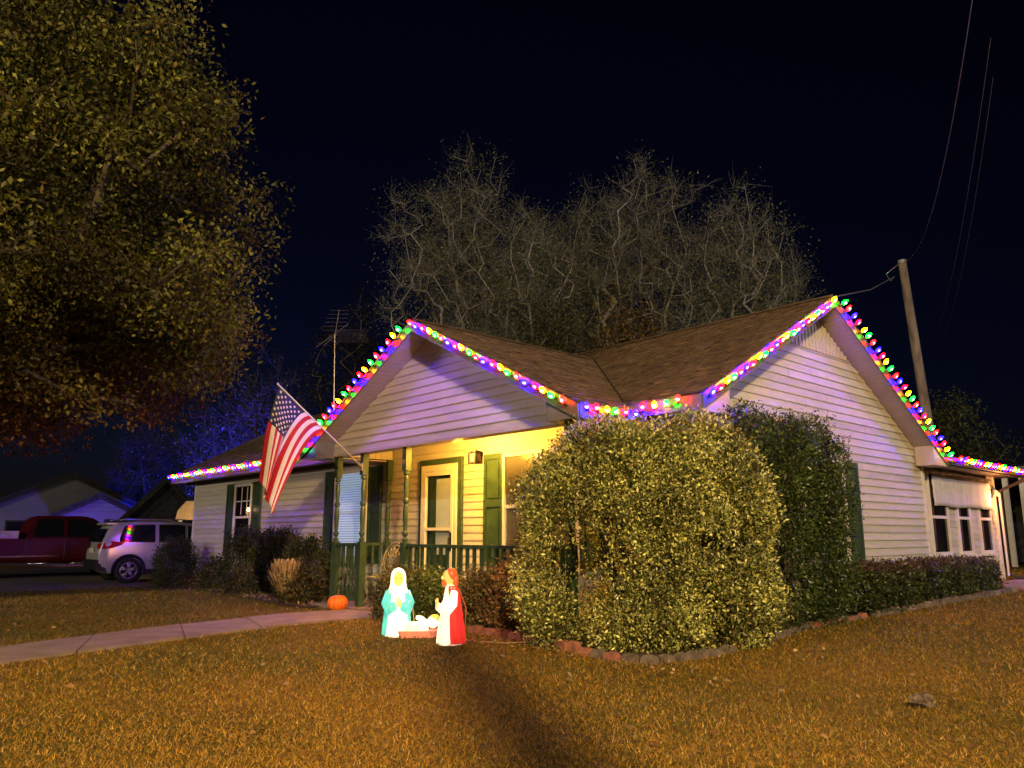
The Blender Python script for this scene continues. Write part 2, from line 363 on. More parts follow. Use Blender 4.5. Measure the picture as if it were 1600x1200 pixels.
# ------------------------------------------------------------------ the house
XW, XR, YF, YBK = -5.08, -4.75, 7.5, 14.0
RY, RZ, MP = 10.5, 4.46, .54            # main ridge, pitch
EYF, EYB = 7.1, 14.3                    # eaves
XL, XLW = -21.2, -20.5                  # left rake, left wall
PX, PZ, PP = -8.71, 4.08, .505          # porch ridge
PYR, YG = 6.0, 6.36                     # porch rake plane, gable plane
PE0, PE1 = -11.87, -5.55                # porch eaves
mz = lambda y: RZ - MP * abs(y - RY)
pz = lambda x: PZ - PP * abs(x - PX)
house = thing('house', 'single storey ranch house in beige vinyl siding with brown roof and gabled porch', 'house', (-10, 7.5, 0))
EXPO = .115
# wall cores with clapboards
def board(m_poly, nrm):                 # ((a0,a1),(b0,b1),z0,z1,axis,plane): lapped clapboard
    pass
def clap(parent, axis, plane, sgn, z0, z1, lim, mat=SIDING):
    """clapboards on a wall plane; lim(z)->(u0,u1) horizontal extent at height z"""
    n = int(math.ceil((z1 - z0) / EXPO))
    for k in range(n):
        a, b = z0 + k * EXPO, min(z0 + (k + 1) * EXPO, z1)
        u0, u1 = lim(a); w0, w1 = lim(b)
        if u1 - u0 < .02: break
        if w1 < w0: w0 = w1 = (w0 + w1) / 2
        jn = u0 + (u1 - u0) * random.uniform(.25, .75)
        parts_ = [((u0, jn), (w0, jn)), ((jn + .004, u1), (jn + .004, w1))] if (u1 - u0 > 3.2 and w0 < jn - .2 and w1 > jn + .2) else [((u0, u1), (w0, w1))]
        jb = .020 + random.uniform(-.0015, .0015); jt = .006
        def P(u, z, d): return (plane + sgn * d, u, z) if axis == 'X' else (u, plane + sgn * d, z)
        sm_ = random.choice(SIDES) if mat is SIDING else mat
        for (u0, u1), (w0, w1) in parts_:
            m = MB()
            v = [P(u0, a, 0), P(u1, a, 0), P(u1, a, jb), P(u0, a, jb), P(u0, a + .018, jb), P(u1, a + .018, jb), P(w1, b, jt), P(w0, b, jt), P(w0, b, 0), P(w1, b, 0)]
            f = [(0, 1, 2, 3), (3, 2, 5, 4), (4, 5, 6, 7), (7, 6, 9, 8), (0, 3, 4, 7, 8), (1, 9, 6, 5, 2)]
            m.add(v, f); m.build('siding_board', sm_, parent); jb += .0025
m = MB(); m.box((XLW, YF, -.3), (XW, YBK, 2.45))
m.prism([(XW, YF, 2.451), (XW, YBK, 2.451), (XW, RY, mz(RY) - .2)], (-.2, 0, 0)); m.prism([(XLW, YF, 2.451), (XLW, YBK, 2.451), (XLW, RY, mz(RY) - .2)], (.2, 0, 0))
wall = m.build('wall', SIDING, house)
GB = mz(YF) - .22
def rake_lim(z):
    d = max(0, (z - (RZ - .19)) / -MP)    # half width where underside of roof is at z
    return (max(YF - .02, RY - d), min(YBK + .02, RY + d))
clap(wall, 'X', XW, 1, .10, 3.68, rake_lim)
gv = MB()
for k in range(46):                       # vertical vented soffit panel in the apex
    y = RY - 1.15 + k * .05; top = mz(y + .025) - .19
    if top > 3.70: gv.box((XW, y, 3.70), (XW + (.022 if k % 2 else .010), y + .048, top))
gv.build('gable_vent', SIDING, wall)
# front wall siding (left wing and door wall), skipping nothing: openings stand proud
clap(wall, 'Y', YF, -1, .10, 2.40, lambda z: (XLW - .02, -11.42))
clap(wall, 'Y', YF, -1, .10, 2.62, lambda z: (-11.419, -5.06))
for (x, y) in ((XLW - .03, YF - .03), (XW - .06, YF - .03)):
    m = MB(); m.box((x, y, .05), (x + .09, y + .09, 2.42)); m.build('corner_trim', TRIM, wall)
m = MB(); m.box((XW - .05, YBK - .06, .05), (XW + .035, YBK + .03, 2.3)); m.build('corner_trim', TRIM, wall)
m = MB(); m.box((XLW - .03, YF - .015, -.3), (XW + .01, YF, .1)); m.box((XW, YF, -.3), (XW + .012, YBK, .1)); m.build('foundation', BRICKG, wall)
# roofs: overlapping shingle courses over a deck
def clip_poly(P, n, d, keep):            # keep points with n.p-d >= 0 (keep=1) or <=0
    out = []
    for i in range(len(P)):
        a, b = P[i], P[(i + 1) % len(P)]; da, db = (n.dot(a) - d) * keep, (n.dot(b) - d) * keep
        if da >= 0: out.append(a)
        if (da > 0) != (db > 0) and abs(da - db) > 1e-9: out.append(a + (b - a) * (da / (da - db)))
    return out
def shingles(name, poly, parent, ex=.145, mat=SHING):
    P = [Vector(p) for p in poly]; nrm = (P[1] - P[0]).cross(P[2] - P[0]).normalized()
    if nrm.z < 0: nrm = -nrm
    up = (Vector((0, 0, 1)) - nrm * nrm.z).normalized(); s0 = min(up.dot(p) for p in P); s1 = max(up.dot(p) for p in P)
    hz = nrm.cross(up).normalized(); h0 = min(hz.dot(p) for p in P); h1 = max(hz.dot(p) for p in P)
    m = MB(); k = 0
    while s0 + k * ex < s1 - 1e-4:
        a, b = s0 + k * ex, min(s0 + (k + 1) * ex + .03, s1)
        Q0 = clip_poly(clip_poly(P, up, a, 1), up, b, -1); u = h0 - random.uniform(0, .3)
        while u < h1 and len(Q0) >= 3:
            w_ = random.choice((.165, .30, .33)); Q = clip_poly(clip_poly(Q0, hz, u, 1), hz, u + w_ - .006, -1); u += w_
            if len(Q) < 3: continue
            th_ = random.choice((.010, .014, .018)); T = [q + nrm * (th_ - (th_ - .003) * (up.dot(q) - a) / (b - a)) for q in Q]
            if (T[1] - T[0]).cross(T[2] - T[0]).dot(nrm) < 0: T.reverse()
            mi = random.choice((0, 0, 1, 2)); m.add(T, [tuple(range(len(T)))], mi)
            lo = [q for q in Q if abs(up.dot(q) - a) < 1e-4]
            if len(lo) == 2: m.add([lo[0], lo[1], lo[1] + nrm * th_, lo[0] + nrm * th_], [(0, 1, 2, 3)], mi)
        k += 1
    m.prism([p - nrm * .001 for p in P], tuple(-nrm * .04), 1)
    return m.build(name, [mat, SHING2, SHING3], parent)
xm0, xm1 = -11.55, -5.86
roof = shingles('roof', [(XL, EYF, mz(EYF)), (xm0, EYF, mz(EYF)), (xm0, RY, RZ), (XL, RY, RZ)], house)
shingles('roof_slope', [(xm0, 7.75, mz(7.75)), (xm1, 7.75, mz(7.75)), (xm1, RY, RZ), (xm0, RY, RZ)], roof)
shingles('roof_slope', [(xm1, EYF, mz(EYF)), (XR, EYF, mz(EYF)), (XR, RY, RZ), (xm1, RY, RZ)], roof)
shingles('roof_slope', [(XR, EYB, mz(EYB)), (XL, EYB, mz(EYB)), (XL, RY, RZ), (XR, RY, RZ)], roof)
_dv = .65 * MP / PP; _xa = PX + (PZ - mz(EYF)) / PP; _xb = PX - (PZ - mz(EYF)) / PP
shingles('roof_slope', [(xm1, EYF, mz(EYF)), (xm1, 7.75, mz(7.75)), (_xa - _dv - .1, 7.75, mz(7.75)), (_xa - .1, EYF, mz(EYF))], roof)
shingles('roof_slope', [(xm0, EYF, mz(EYF)), (_xb + .1, EYF, mz(EYF)), (_xb + _dv + .1, 7.75, mz(7.75)), (xm0, 7.75, mz(7.75))], roof)
yv = EYF + (PZ - mz(EYF)) / MP
xv1 = PX + (PZ - mz(EYF)) / PP; xv0 = PX - (PZ - mz(EYF)) / PP
shingles('roof_slope', [(PX, PYR, PZ), (PE1, PYR, pz(PE1)), (PE1, EYF, pz(PE1)), (xv1, EYF, mz(EYF)), (PX, yv, PZ)], roof)
shingles('roof_slope', [(PX, PYR, PZ), (PX, yv, PZ), (xv0, EYF, mz(EYF)), (PE0, EYF, pz(PE0)), (PE0, PYR, pz(PE0))], roof)
m = MB()                                   # ridge caps
for i in range(64):
    x = XR - .01 - i * .26
    if x - .27 < XL: break
    m.prism([(x, RY - .12, RZ - .12 * MP + .022), (x, RY, RZ + .022), (x, RY + .12, RZ - .12 * MP + .022), (x, RY, RZ + .004)], (-.27, 0, .004 * (i % 2)))
for i in range(15):
    y = PYR + .01 + i * .26
    if y + .26 > yv: break
    m.prism([(PX - .12, y, PZ - .12 * PP + .022), (PX, y, PZ + .022), (PX + .12, y, PZ - .12 * PP + .022), (PX, y, PZ + .004)], (0, .27, .004 * (i % 2)))
m.build('ridge_cap', SHING, roof)['kind'] = 'stuff'
m = MB(); a, b = Vector((xv1, EYF, mz(EYF) + .024)), Vector((PX, yv, PZ + .02)); m.tube([a, b], .012, 4); m.build('valley_seam', DARKTRIM, roof)
# rake boards and soffits
def rake(p0, p1, out, inn, h=.17):         # p0,p1 roof-edge points; out: outward normal; inn: overhang depth inward
    p0, p1, out = Vector(p0), Vector(p1), Vector(out)
    m = MB(); lo = Vector((0, 0, -h)); t = out * .022
    m.prism([p0 + Vector((0, 0, -.012)), p1 + Vector((0, 0, -.012)), p1 + lo, p0 + lo], tuple(t)); m.build('rake_fascia', FASCIA, roof)
    m = MB(); n = max(3, int((p1 - p0).length / .1))
    for k in range(n):                      # ribbed soffit panels
        a, b = p0 + (p1 - p0) * (k / n), p0 + (p1 - p0) * ((k + .93) / n); z = Vector((0, 0, -h + .012)); dz = Vector((0, 0, .02 if k % 2 else .026))
        m.prism([a + z, b + z, b + z - out * inn, a + z - out * inn], tuple(dz))
    m.build('rake_soffit', SOFFIT, roof)
rake((PX, PYR, PZ), (PE1, PYR, pz(PE1)), (0, -1, 0), YG - PYR)
rake((PX, PYR, PZ), (PE0, PYR, pz(PE0)), (0, -1, 0), YG - PYR)
rake((XR, RY, RZ), (XR, EYF, mz(EYF)), (1, 0, 0), XR - XW)
rake((XR, RY, RZ), (XR, EYB, mz(EYB)), (1, 0, 0), XR - XW)
rake((XL, RY, RZ), (XL, EYF, mz(EYF)), (-1, 0, 0), XLW - XL)
# eave boxes and returns
def ebox(a, b, mat=SOFFIT, name='eave_box'): m = MB(); m.box(a, b); return m.build(name, mat, roof)
# porch returns (pork chops) with their eave runs
for xo, xi in ((PE1, -6.06), (PE0, -11.36)):
    m = MB(); x0, x1 = (xi, xo)
    m.prism([(xi, PYR + .002, 2.335), (xo, PYR + .002, 2.335), (xo, PYR + .002, pz(xo) - .05), (xi, PYR + .002, pz(xi) - .16)], (0, .39, 0))
    m.build('eave_return', FASCIA, roof)
    ebox((min(x0, x1), PYR + .393, 2.345), (max(x0, x1), 7.48, 2.36))
    s = 1 if xo > xi else -1
    m = MB(); m.box((xo, PYR + .395, 2.33), (xo + s * .02, EYF - .01, pz(xo) - .012)); m.build('fascia', FASCIA, roof)
    m = MB(); m.box((xo, PYR - .0, 2.33), (xo + s * .018, PYR + .39, pz(xo) - .012)); m.build('fascia', FASCIA, roof)
# main front eaves
def front_eave(x0, x1):
    z = mz(EYF); m = MB(); m.box((x0, EYF - .022, z - .17), (x1, EYF, z - .012)); m.build('fascia', FASCIA, roof)
    m = MB(); n = int((x1 - x0) / .1)
    for k in range(n): m.box((x0 + (x1 - x0) * k / n, EYF, z - .16), (x0 + (x1 - x0) * (k + .94) / n, YF - .025, z - (.14 if k % 2 else .134)))
    m.build('eave_soffit', SOFFIT, roof)
m = MB(); m.prism([(xv1 - .04, EYF - .02, mz(EYF) - .03), (PE1 + .03, EYF - .02, mz(EYF) - .012), (PE1 + .03, EYF - .02, 2.44), (xv1 - .04, EYF - .02, 2.52)], (0, .06, 0)); m.build('fascia', FASCIA, roof)
front_eave(XL, PE0 - .03); front_eave(PE1 + .03, XR)
m = MB(); m.box((XL, EYF - .024, mz(EYF) - .2), (PE0 - .05, EYF + .01, mz(EYF) - .1705)); m.build('drip_edge', DARKTRIM, roof)
m = MB(); m.box((XL + .01, YF - .03, 2.38), (PE0, YF - .022, 2.46)); m.build('frieze_board', DARKTRIM, roof)
# right gable returns
zb = mz(EYB)
m = MB(); m.prism([(XW + .03, 13.72, zb - .17), (XW + .03, EYB - .01, zb - .17), (XW + .03, EYB - .01, zb - .05), (XW + .03, 13.72, mz(13.72) - .165)], (XR - XW - .032, 0, 0)); m.build('eave_return', SOFFIT, roof)
m = MB(); m.prism([(XW + .03, EYF + .01, mz(EYF) - .19), (XW + .03, 7.66, mz(EYF) - .19), (XW + .03, 7.66, mz(7.66) - .165), (XW + .03, EYF + .01, mz(EYF) - .05)], (XR - XW - .032, 0, 0)); m.build('eave_return', SOFFIT, roof)
m = MB(); m.box((XL, EYB, zb - .17), (XR, EYB + .02, zb - .012)); m.build('fascia', FASCIA, roof)
# porch gable wall, header and ceiling
def porch_lim(z):
    d = (PZ - .175 - z) / PP; return (max(-11.42, PX - d), min(-5.98, PX + d))
m = MB(); m.prism([(-11.4, YG, 2.40), (-6.0, YG, 2.40), (-6.0, YG, pz(-6.0) - .2), (PX, YG, PZ - .2), (-11.4, YG, pz(-11.4) - .2)], (0, .16, 0))
pg = m.build('porch_gable', SIDING, house)
clap(pg, 'Y', YG, -1, 2.385, 3.9, porch_lim)
m = MB(); m.box((-11.42, YG - .028, 2.36), (-5.98, YG + .17, 2.398)); m.build('beam_trim', SOFFIT, pg)
for sx, x in ((1, -11.4), (-1, -6.0)):     # side headers with upright planks
    m = MB(); m.box((x - .06, YG + .17, 2.38), (x + .06, YF - .03, 2.60)); hd = m.build('porch_header', SIDING, house)
    for k in range(8):
        y0 = YG + .18 + k * .116; m = MB(); m.box((x + sx * .06, y0, 2.375), (x + sx * .072, y0 + .109, 2.595)); m.build('plank', SIDING, hd)
m = MB(); m.box((-11.12, YG + .165, 2.702), (-6.3, YF, 2.73)); m.box((-11.335, YG + .17, 2.60), (-11.1, YF - .03, 2.615)); m.box((-6.32, YG + .17, 2.60), (-6.065, YF - .03, 2.615)); m.box((-11.12, YG + .17, 2.6155), (-11.1, YF - .03, 2.7015)); m.box((-6.32, YG + .17, 2.6155), (-6.3, YF - .03, 2.7015)); pc = m.build('porch_ceiling', TRIM, house)
m = MB(); m.box((-11.62, 6.18, -.1), (-5.95, YF - .03, .035)); m.build('porch_floor', CONC, house)
# posts: square blocks and turned shaft
def post(x, y, top, z0=.035, w=.048, label=None):
    m = MB(); m.box((x - w, y - w, z0), (x + w, y + w, 1.0)); m.box((x - w, y - w, 2.02), (x + w, y + w, top))
    r = w * .95
    prof = [(r * .6, 1.0), (r * .95, 1.02), (r * .95, 1.05), (r * .6, 1.06), (r * .55, 1.08), (r, 1.11), (r, 1.14), (r * .6, 1.16), (r * .72, 1.25), (r * .9, 1.4), (r * .8, 1.50), (r * .6, 1.54), (r, 1.57), (r, 1.60), (r * .6, 1.63), (r * .72, 1.72), (r * .84, 1.80), (r * .7, 1.92), (r * .55, 1.95), (r, 1.97), (r, 2.0), (r * .6, 2.02)]
    m.lathe(prof, (x, y, 0), 12); return m.build('porch_post', GREEN, house)
PF = YG + .07
for x, y, tp in ((-11.34, PF, 2.365), (-10.55, PF, 2.365), (-9.38, PF, 2.365), (-6.1, PF, 2.365), (-11.34, YF - .09, 2.376)): post(x, y, tp)
# railings
def railing(a, b, n):
    a, b = Vector(a), Vector(b); d = (b - a); L_ = d.length; d.normalize(); s = Vector((-d.y, d.x, 0)) * .03
    m = MB()
    for z, h, w in ((.93, .045, 1.0), (.12, .05, .7)):
        m.prism([a + s * w + Vector((0, 0, z)), b + s * w + Vector((0, 0, z)), b - s * w + Vector((0, 0, z)), a - s * w + Vector((0, 0, z))], (0, 0, h))
    rl = m.build('railing', GREEN, house); proto = None
    for k in range(n):
        p = a + d * (L_ * (k + .6) / (n + .2))
        if proto is None:
            m = MB(); q = .019
            m.box((-q, -q, .165), (q, q, .3)); m.box((-q, -q, .60), (q, q, .93))
            m.lathe([(q * .7, .30), (q, .33), (q * .6, .36), (q * .55, .4), (q * .95, .5), (q * .7, .56), (q * .6, .58), (q, .60)], (0, 0, 0), 8)
            proto = m.build('baluster', GREEN, rl, local=True); proto.location = p - org(rl)
        else: copy_of(proto, 'baluster', rl, p - org(rl))
railing((-11.28, PF, 0), (-10.61, PF, 0), 5)
railing((-9.32, PF, 0), (-6.16, PF, 0), 22)
railing((-11.34, PF + .06, 0), (-11.34, YF - .15, 0), 6)
# house numbers on the front face of the post by the steps
def digit(ch, x, y, z, h, mat, parent):
    cu = bpy.data.curves.new('numeral', 'FONT'); cu.body = ch; cu.size = h; cu.extrude = .003; cu.align_x = 'CENTER'
    o = bpy.data.objects.new('numeral', cu); C.objects.link(o)
    dg = bpy.context.evaluated_depsgraph_get(); me = bpy.data.meshes.new_from_object(o.evaluated_get(dg)); bpy.data.objects.remove(o)
    me.materials.clear(); me.materials.append(mat); o = bpy.data.objects.new('numeral', me); C.objects.link(o); o.parent = parent
    o.location = Vector((x, y, z)) - org(parent); o.rotation_euler = (R(90), 0, 0); return o
for ch, z in (('1', 2.27), ('0', 2.11)): digit(ch, -9.38, PF - .0585, z, .1, STEEL, house)
# front door behind a white storm door
X0, X1 = -10.46, -9.36
m = MB(); y = YF - .024
m.box((X0, y - .05, .04), (X0 + .09, y, 2.30)); m.box((X1 - .09, y - .05, .04), (X1, y, 2.30)); m.box((X0 + .0905, y - .05, 2.21), (X1 - .0905, y, 2.30))
dr = m.build('front_door', GREEN, house)
a0, a1 = X0 + .092, X1 - .092
m = MB(); m.box((a0, y - .012, .06), (a1, y - .002, 2.205)); m.build('door_leaf', GREEN, dr)
m = MB()
m.box((a0, y - .075, .05), (a0 + .075, y - .03, 2.2)); m.box((a1 - .075, y - .075, .05), (a1, y - .03, 2.2)); m.box((a0 + .0755, y - .075, 2.1), (a1 - .0755, y - .03, 2.2))
m.box((a0 + .0755, y - .085, .05), (a0 + .13, y - .035, 2.095)); m.box((a1 - .13, y - .085, .05), (a1 - .0755, y - .035, 2.095)); m.box((a0 + .131, y - .084, 2.03), (a1 - .131, y - .036, 2.094))
m.box((a0 + .131, y - .083, 1.17), (a1 - .131, y - .036, 1.215)); m.box((a0 + .131, y - .083, .05), (a1 - .131, y - .036, .30)); m.build('storm_door', TRIM, dr)
m = MB(); m.box((a0 + .131, y - .062, .301), (a1 - .131, y - .058, 1.169)); m.box((a0 + .131, y - .062, 1.2155), (a1 - .131, y - .058, 2.029)); m.build('pane', GLASS, dr)
dl0, dl1 = a0 + .37, a1 - .16
m = MB(); m.box((dl0 - .03, y - .020, .80), (dl1 + .03, y - .0125, 1.98)); lt = m.build('door_light', DOORBLIND, dr)
m = MB()
for k in range(36): m.box((dl0, y - .026, .83 + k * .031), (dl1, y - .021, .852 + k * .031))
m.build('blind_slats', DOORBLIND, lt)
m = MB(); m.tube([(a1 - .105, y - .09, 1.08), (a1 - .105, y - .13, 1.06), (a1 - .105, y - .13, .93), (a1 - .105, y - .09, .91)], .012, 6); m.box((a1 - .125, y - .095, .86), (a1 - .085, y - .086, 1.14)); m.tube([(a1 - .13, y - .1, .88), (a1 - .15, y - .1, .78)], .01, 5); m.build('door_handle', BLACK, dr)
# windows and shutters on the front wall
def window(parent, x0, x1, z0, z1, mid, plane, axis='Y', sgn=-1, panem=DARKGL, fr=.06, name='window'):
    def B(m, u0, u1, w0, w1, d0, d1, mi=0):
        if axis == 'Y': m.box((u0, plane + sgn * d0, w0), (u1, plane + sgn * d1, w1), mi)
        else: m.box((plane + sgn * d0, u0, w0), (plane + sgn * d1, u1, w1), mi)
    m = MB(); B(m, x0, x0 + fr, z0, z1, 0, .06); B(m, x1 - fr, x1, z0, z1, 0, .06); B(m, x0 + fr + .0005, x1 - fr - .0005, z1 - fr, z1, 0, .06); B(m, x0 + fr + .0005, x1 - fr - .0005, z0, z0 + fr, 0, .06)
    w = m.build(name, TRIM, parent)
    m = MB(); B(m, x0 + fr, x1 - fr, mid - .025, mid + .025, .025, .05); m.build('meeting_rail', TRIM, w)
    m = MB(); B(m, x0 - .02, x1 + .02, z0 - .05, z0 - .0005, 0, .085); m.build('sill', TRIM, w)
    for w0, w1, d in ((z0 + fr, mid - .025, .030), (mid + .025, z1 - fr, .038)):
        m = MB(); B(m, x0 + fr, x1 - fr, w0, w1, .024, d); m.build('pane', panem, w)
    return w, B
def shutter(parent, x0, x1, z0, z1, plane, axis='Y', sgn=-1):
    def B(m, u0, u1, w0, w1, d0, d1):
        if axis == 'Y': m.box((u0, plane + sgn * d0, w0), (u1, plane + sgn * d1, w1))
        else: m.box((plane + sgn * d0, u0, w0), (plane + sgn * d1, u1, w1))
    m = MB(); s = .055; zm = z0 + (z1 - z0) * .55
    B(m, x0, x0 + s, z0, z1, .0, .045); B(m, x1 - s, x1, z0, z1, .0, .045)
    for q0, q1 in ((z0, z0 + .09), (zm - .05, zm + .05), (z1 - .08, z1)): B(m, x0 + s + .0005, x1 - s - .0005, q0, q1, 0, .044)
    sh = m.build('shutter', GREEN2, parent)
    for q0, q1 in ((z0 + .09, zm - .05), (zm + .05, z1 - .08)):
        m = MB(); B(m, x0 + s, x1 - s, q0, q1, 0, .024); B(m, x0 + s + .03, x1 - s - .03, q0 + .03, q1 - .03, .024, .038); m.build('panel', GREEN2, sh)
FP = YF - .022
w1, B1 = window(wall, -13.22, -12.06, .66, 2.28, 1.5, FP, panem=BLINDG)
m = MB()
for k in range(34): B1(m, -13.16, -12.12, .73 + k * .0445, .758 + k * .0445, .040, .056)
m.build('blind_slats', BLIND, w1)
shutter(wall, -12.05, -11.64, .62, 2.3, FP); shutter(wall, -13.62, -13.23, .62, 2.3, FP)
w2, B2 = window(wall, -17.88, -16.93, .66, 2.26, 1.5, FP)
m = MB(); B2(m, -17.2, -17.17, 1.56, 2.18, .039, .043); B2(m, -17.5, -17.47, 1.56, 2.18, .039, .043); B2(m, -17.76, -17.05, 1.85, 1.875, .0445, .047); m.build('muntin', TRIM, w2)
cdl = thing('window_candle', 'small lit electric candle in the left wing window', 'candle', (-17.02, FP - .075, 1.55))
m = MB(); m.tube([(-17.02, FP - .075, 1.50), (-17.02, FP - .075, 1.63)], .012, 8); m.box((-17.05, FP - .10, 1.49), (-16.99, FP - .05, 1.502)); m.build('stick', TRIM, cdl)
m = MB(); m.lathe([(.008, 1.63), (.018, 1.65), (.014, 1.68), (.002, 1.71)], (-17.02, FP - .075, 0), 8); m.build('flame_bulb', emat('candle_flame', (1, .55, .2), 60), cdl, True)
shutter(wall, -18.36, -17.9, .62, 2.28, FP); shutter(wall, -16.92, -16.5, .62, 2.28, FP)
shutter(wall, -8.84, -8.42, .66, 2.28, FP)
w3, B3 = window(wall, -8.40, -6.9, .66, 2.27, 1.5, FP, panem=pmat('grey_blind_behind_glass', (.075, .075, .07), .25, .1, 30, stretch=(.1, .1, 6), spec=.7)); shutter(wall, -6.88, -6.46, .66, 2.28, FP)
# right wall window with shutters
window(wall, 9.55, 10.95, .72, 2.12, 1.45, XW + .022, 'X', 1); shutter(wall, 10.98, 11.42, .70, 2.14, XW + .022, 'X', 1); shutter(wall, 9.08, 9.52, .70, 2.14, XW + .022, 'X', 1)
# vinyl outlet caps / dryer hood left out of sight; sunroom at the back right
SX = -5.2; SY0, SY1 = 14.05, 18.0
m = MB(); m.box((-9, SY0, -.1), (SX - .02, SY1, 2.3)); sun = m.build('sunroom', SIDING, house)
lims = [(14.42, 15.26), (15.72, 16.40), (16.88, 17.58)]
m = MB()
for a, b in lims: m.box((SX - .018, a, .78), (SX + .004, b, 2.2))
m.build('dark_interior', CURT, sun)
for a, b in lims:
    w, B = window(sun, a, b, .76, 2.2, 1.41, SX, 'X', 1, panem=DARKGL, fr=.05, name='sunroom_window')
    m = MB()
    for k in range(7): B(m, a + .06 + k * .022, a + .075 + k * .022, .84, 2.1, .0385, .0405 + .002 * (k % 2))
    m.build('curtain', CURT, w)
segs = [(SY0, 14.40), (15.28, 15.70), (16.42, 16.86), (17.60, SY1)]
for a, b in segs: clap(sun, 'X', SX, 1, .20, 2.28, lambda z, a=a, b=b: (a, b))
clap(sun, 'X', SX, 1, .20, .70, lambda z: (14.402, 17.598))
m = MB(); m.box((SX, SY1 - .05, .15), (SX + .05, SY1 + .03, 2.3)); m.build('corner_trim', TRIM, sun)
m = MB(); nS = 26                          # rolled canvas shade, softly pleated
for i in range(nS):
    for j in range(7): pass
rows = []
for j in range(8):
    z = 1.60 + (2.16 - 1.60) * j / 7; rows.append([(SX + .085 + .014 * math.sin(i * 1.7 + .4 * math.sin(j)) * (1 - .6 * j / 7) + .006 * math.sin(j * 2 + i), 14.55 + (17.62 - 14.55) * i / (nS - 1), z + .012 * math.sin(i * .5)) for i in range(nS)])
m.loft(rows, closed=False, cap=False); o = m.build('canvas_shade', FABW, sun, True)
sd = o.modifiers.new('t', 'SOLIDIFY'); sd.thickness = .006
m = MB(); m.box((SX + .002, 14.5, 2.165), (SX + .1, 17.68, 2.2)); m.box((SX + .03, 17.625, 1.3), (SX + .06, 17.66, 2.165)); m.build('shade_rail', STEEL, sun)
sr = shingles('sunroom_roof', [(XR - .02, 14.33, 2.43), (XR - .02, 18.5, 2.40), (-9.4, 18.5, 2.95), (-9.4, 14.33, 2.98)], house)
m = MB(); m.box((XR - .04, 14.34, 2.26), (XR - .018, 18.5, 2.405)); m.build('fascia', FASCIA, sr)
m = MB(); m.box((XR - .016, 14.34, 2.28), (XR + .09, 18.52, 2.30)); m.box((XR + .075, 14.34, 2.301), (XR + .09, 18.52, 2.37)); m.build('gutter', DARKTRIM, sr)
m = MB(); m.box((SX - .05, 14.06, 2.262), (XR - .042, 18.5, 2.285)); m.build('eave_soffit', DARKTRIM, sr)
m = MB(); m.tube([(XR + .03, 18.35, 2.29), (XR + .03, 18.35, 2.2), (SX + .09, 18.12, 1.98), (SX + .09, 18.12, .35), (SX + .2, 18.15, .27), (SX + .45, 18.15, .27)], .04, 8); m.build('downspout', DARKTRIM, sr)
m = MB(); m.tube([(SX + .10, 18.06, 1.95), (SX + .10, 18.06, .3)], .022, 6); m.build('conduit', TRIM, sr)

wl2 = thing('wall_lantern', 'small warm lantern under the sunroom eave by the downspout', 'lantern', (SX + .05, 17.82, 1.86))
m = MB(); m.box((SX + .02, 17.79, 1.84), (SX + .045, 17.85, 2.02)); m.tube([(SX + .04, 17.82, 2.0), (SX + .10, 17.82, 2.04), (SX + .12, 17.82, 1.99)], .008, 6); m.build('bracket', BLACK, wl2)
m = MB(); m.lathe([(.015, 1.87), (.03, 1.88), (.034, 1.96), (.012, 1.99)], (SX + .12, 17.82, 0), 10); m.build('glass', emat('amber_lantern_glass', (1, .42, .14), 1.6), wl2, True)
ld = bpy.data.lights.new('lantern_bulb', 'POINT'); ld.energy = 42; ld.color = (1, .36, .10); ld.shadow_soft_size = .04
lo = bpy.data.objects.new('lantern_bulb', ld); C.objects.link(lo); lo.parent = wl2; lo.location = (.24, -.2, -.05)

# ------------------------------------------------------------------ coloured light strings along the roof edges
BS = 270.0
BCOL = [bulbmat('green_bulb', (.0001, .30, .0024), BS * .55), bulbmat('rose_bulb', (.44, .0006, .0008), BS * .62), bulbmat('blue_bulb', (.00025, .00015, 1), BS * 2.35), bulbmat('red_bulb', (.50, .0001, .0008), BS * .85), bulbmat('amber_bulb', (.36, .125, .0001), BS * .55)]
BPROT = []
for bm_ in BCOL:
    m = MB(); m.lathe([(.015, 0), (.025, .016), (.029, .036), (.025, .06), (.013, .08), (.003, .09)], (0, 0, 0), 8)
    me = m.build('bulb', bm_, smooth=True); BPROT.append(me.data); bpy.data.objects.remove(me)
m = MB(); m.lathe([(.015, -.028), (.016, .003)], (0, 0, 0), 8); m.box((-.005, .0, -.05), (.005, .085, -.035)); m.box((-.005, -.004, -.05), (.005, .004, -.02)); _o = m.build('socket', WIRE); SOCK = _o.data; bpy.data.objects.remove(_o)
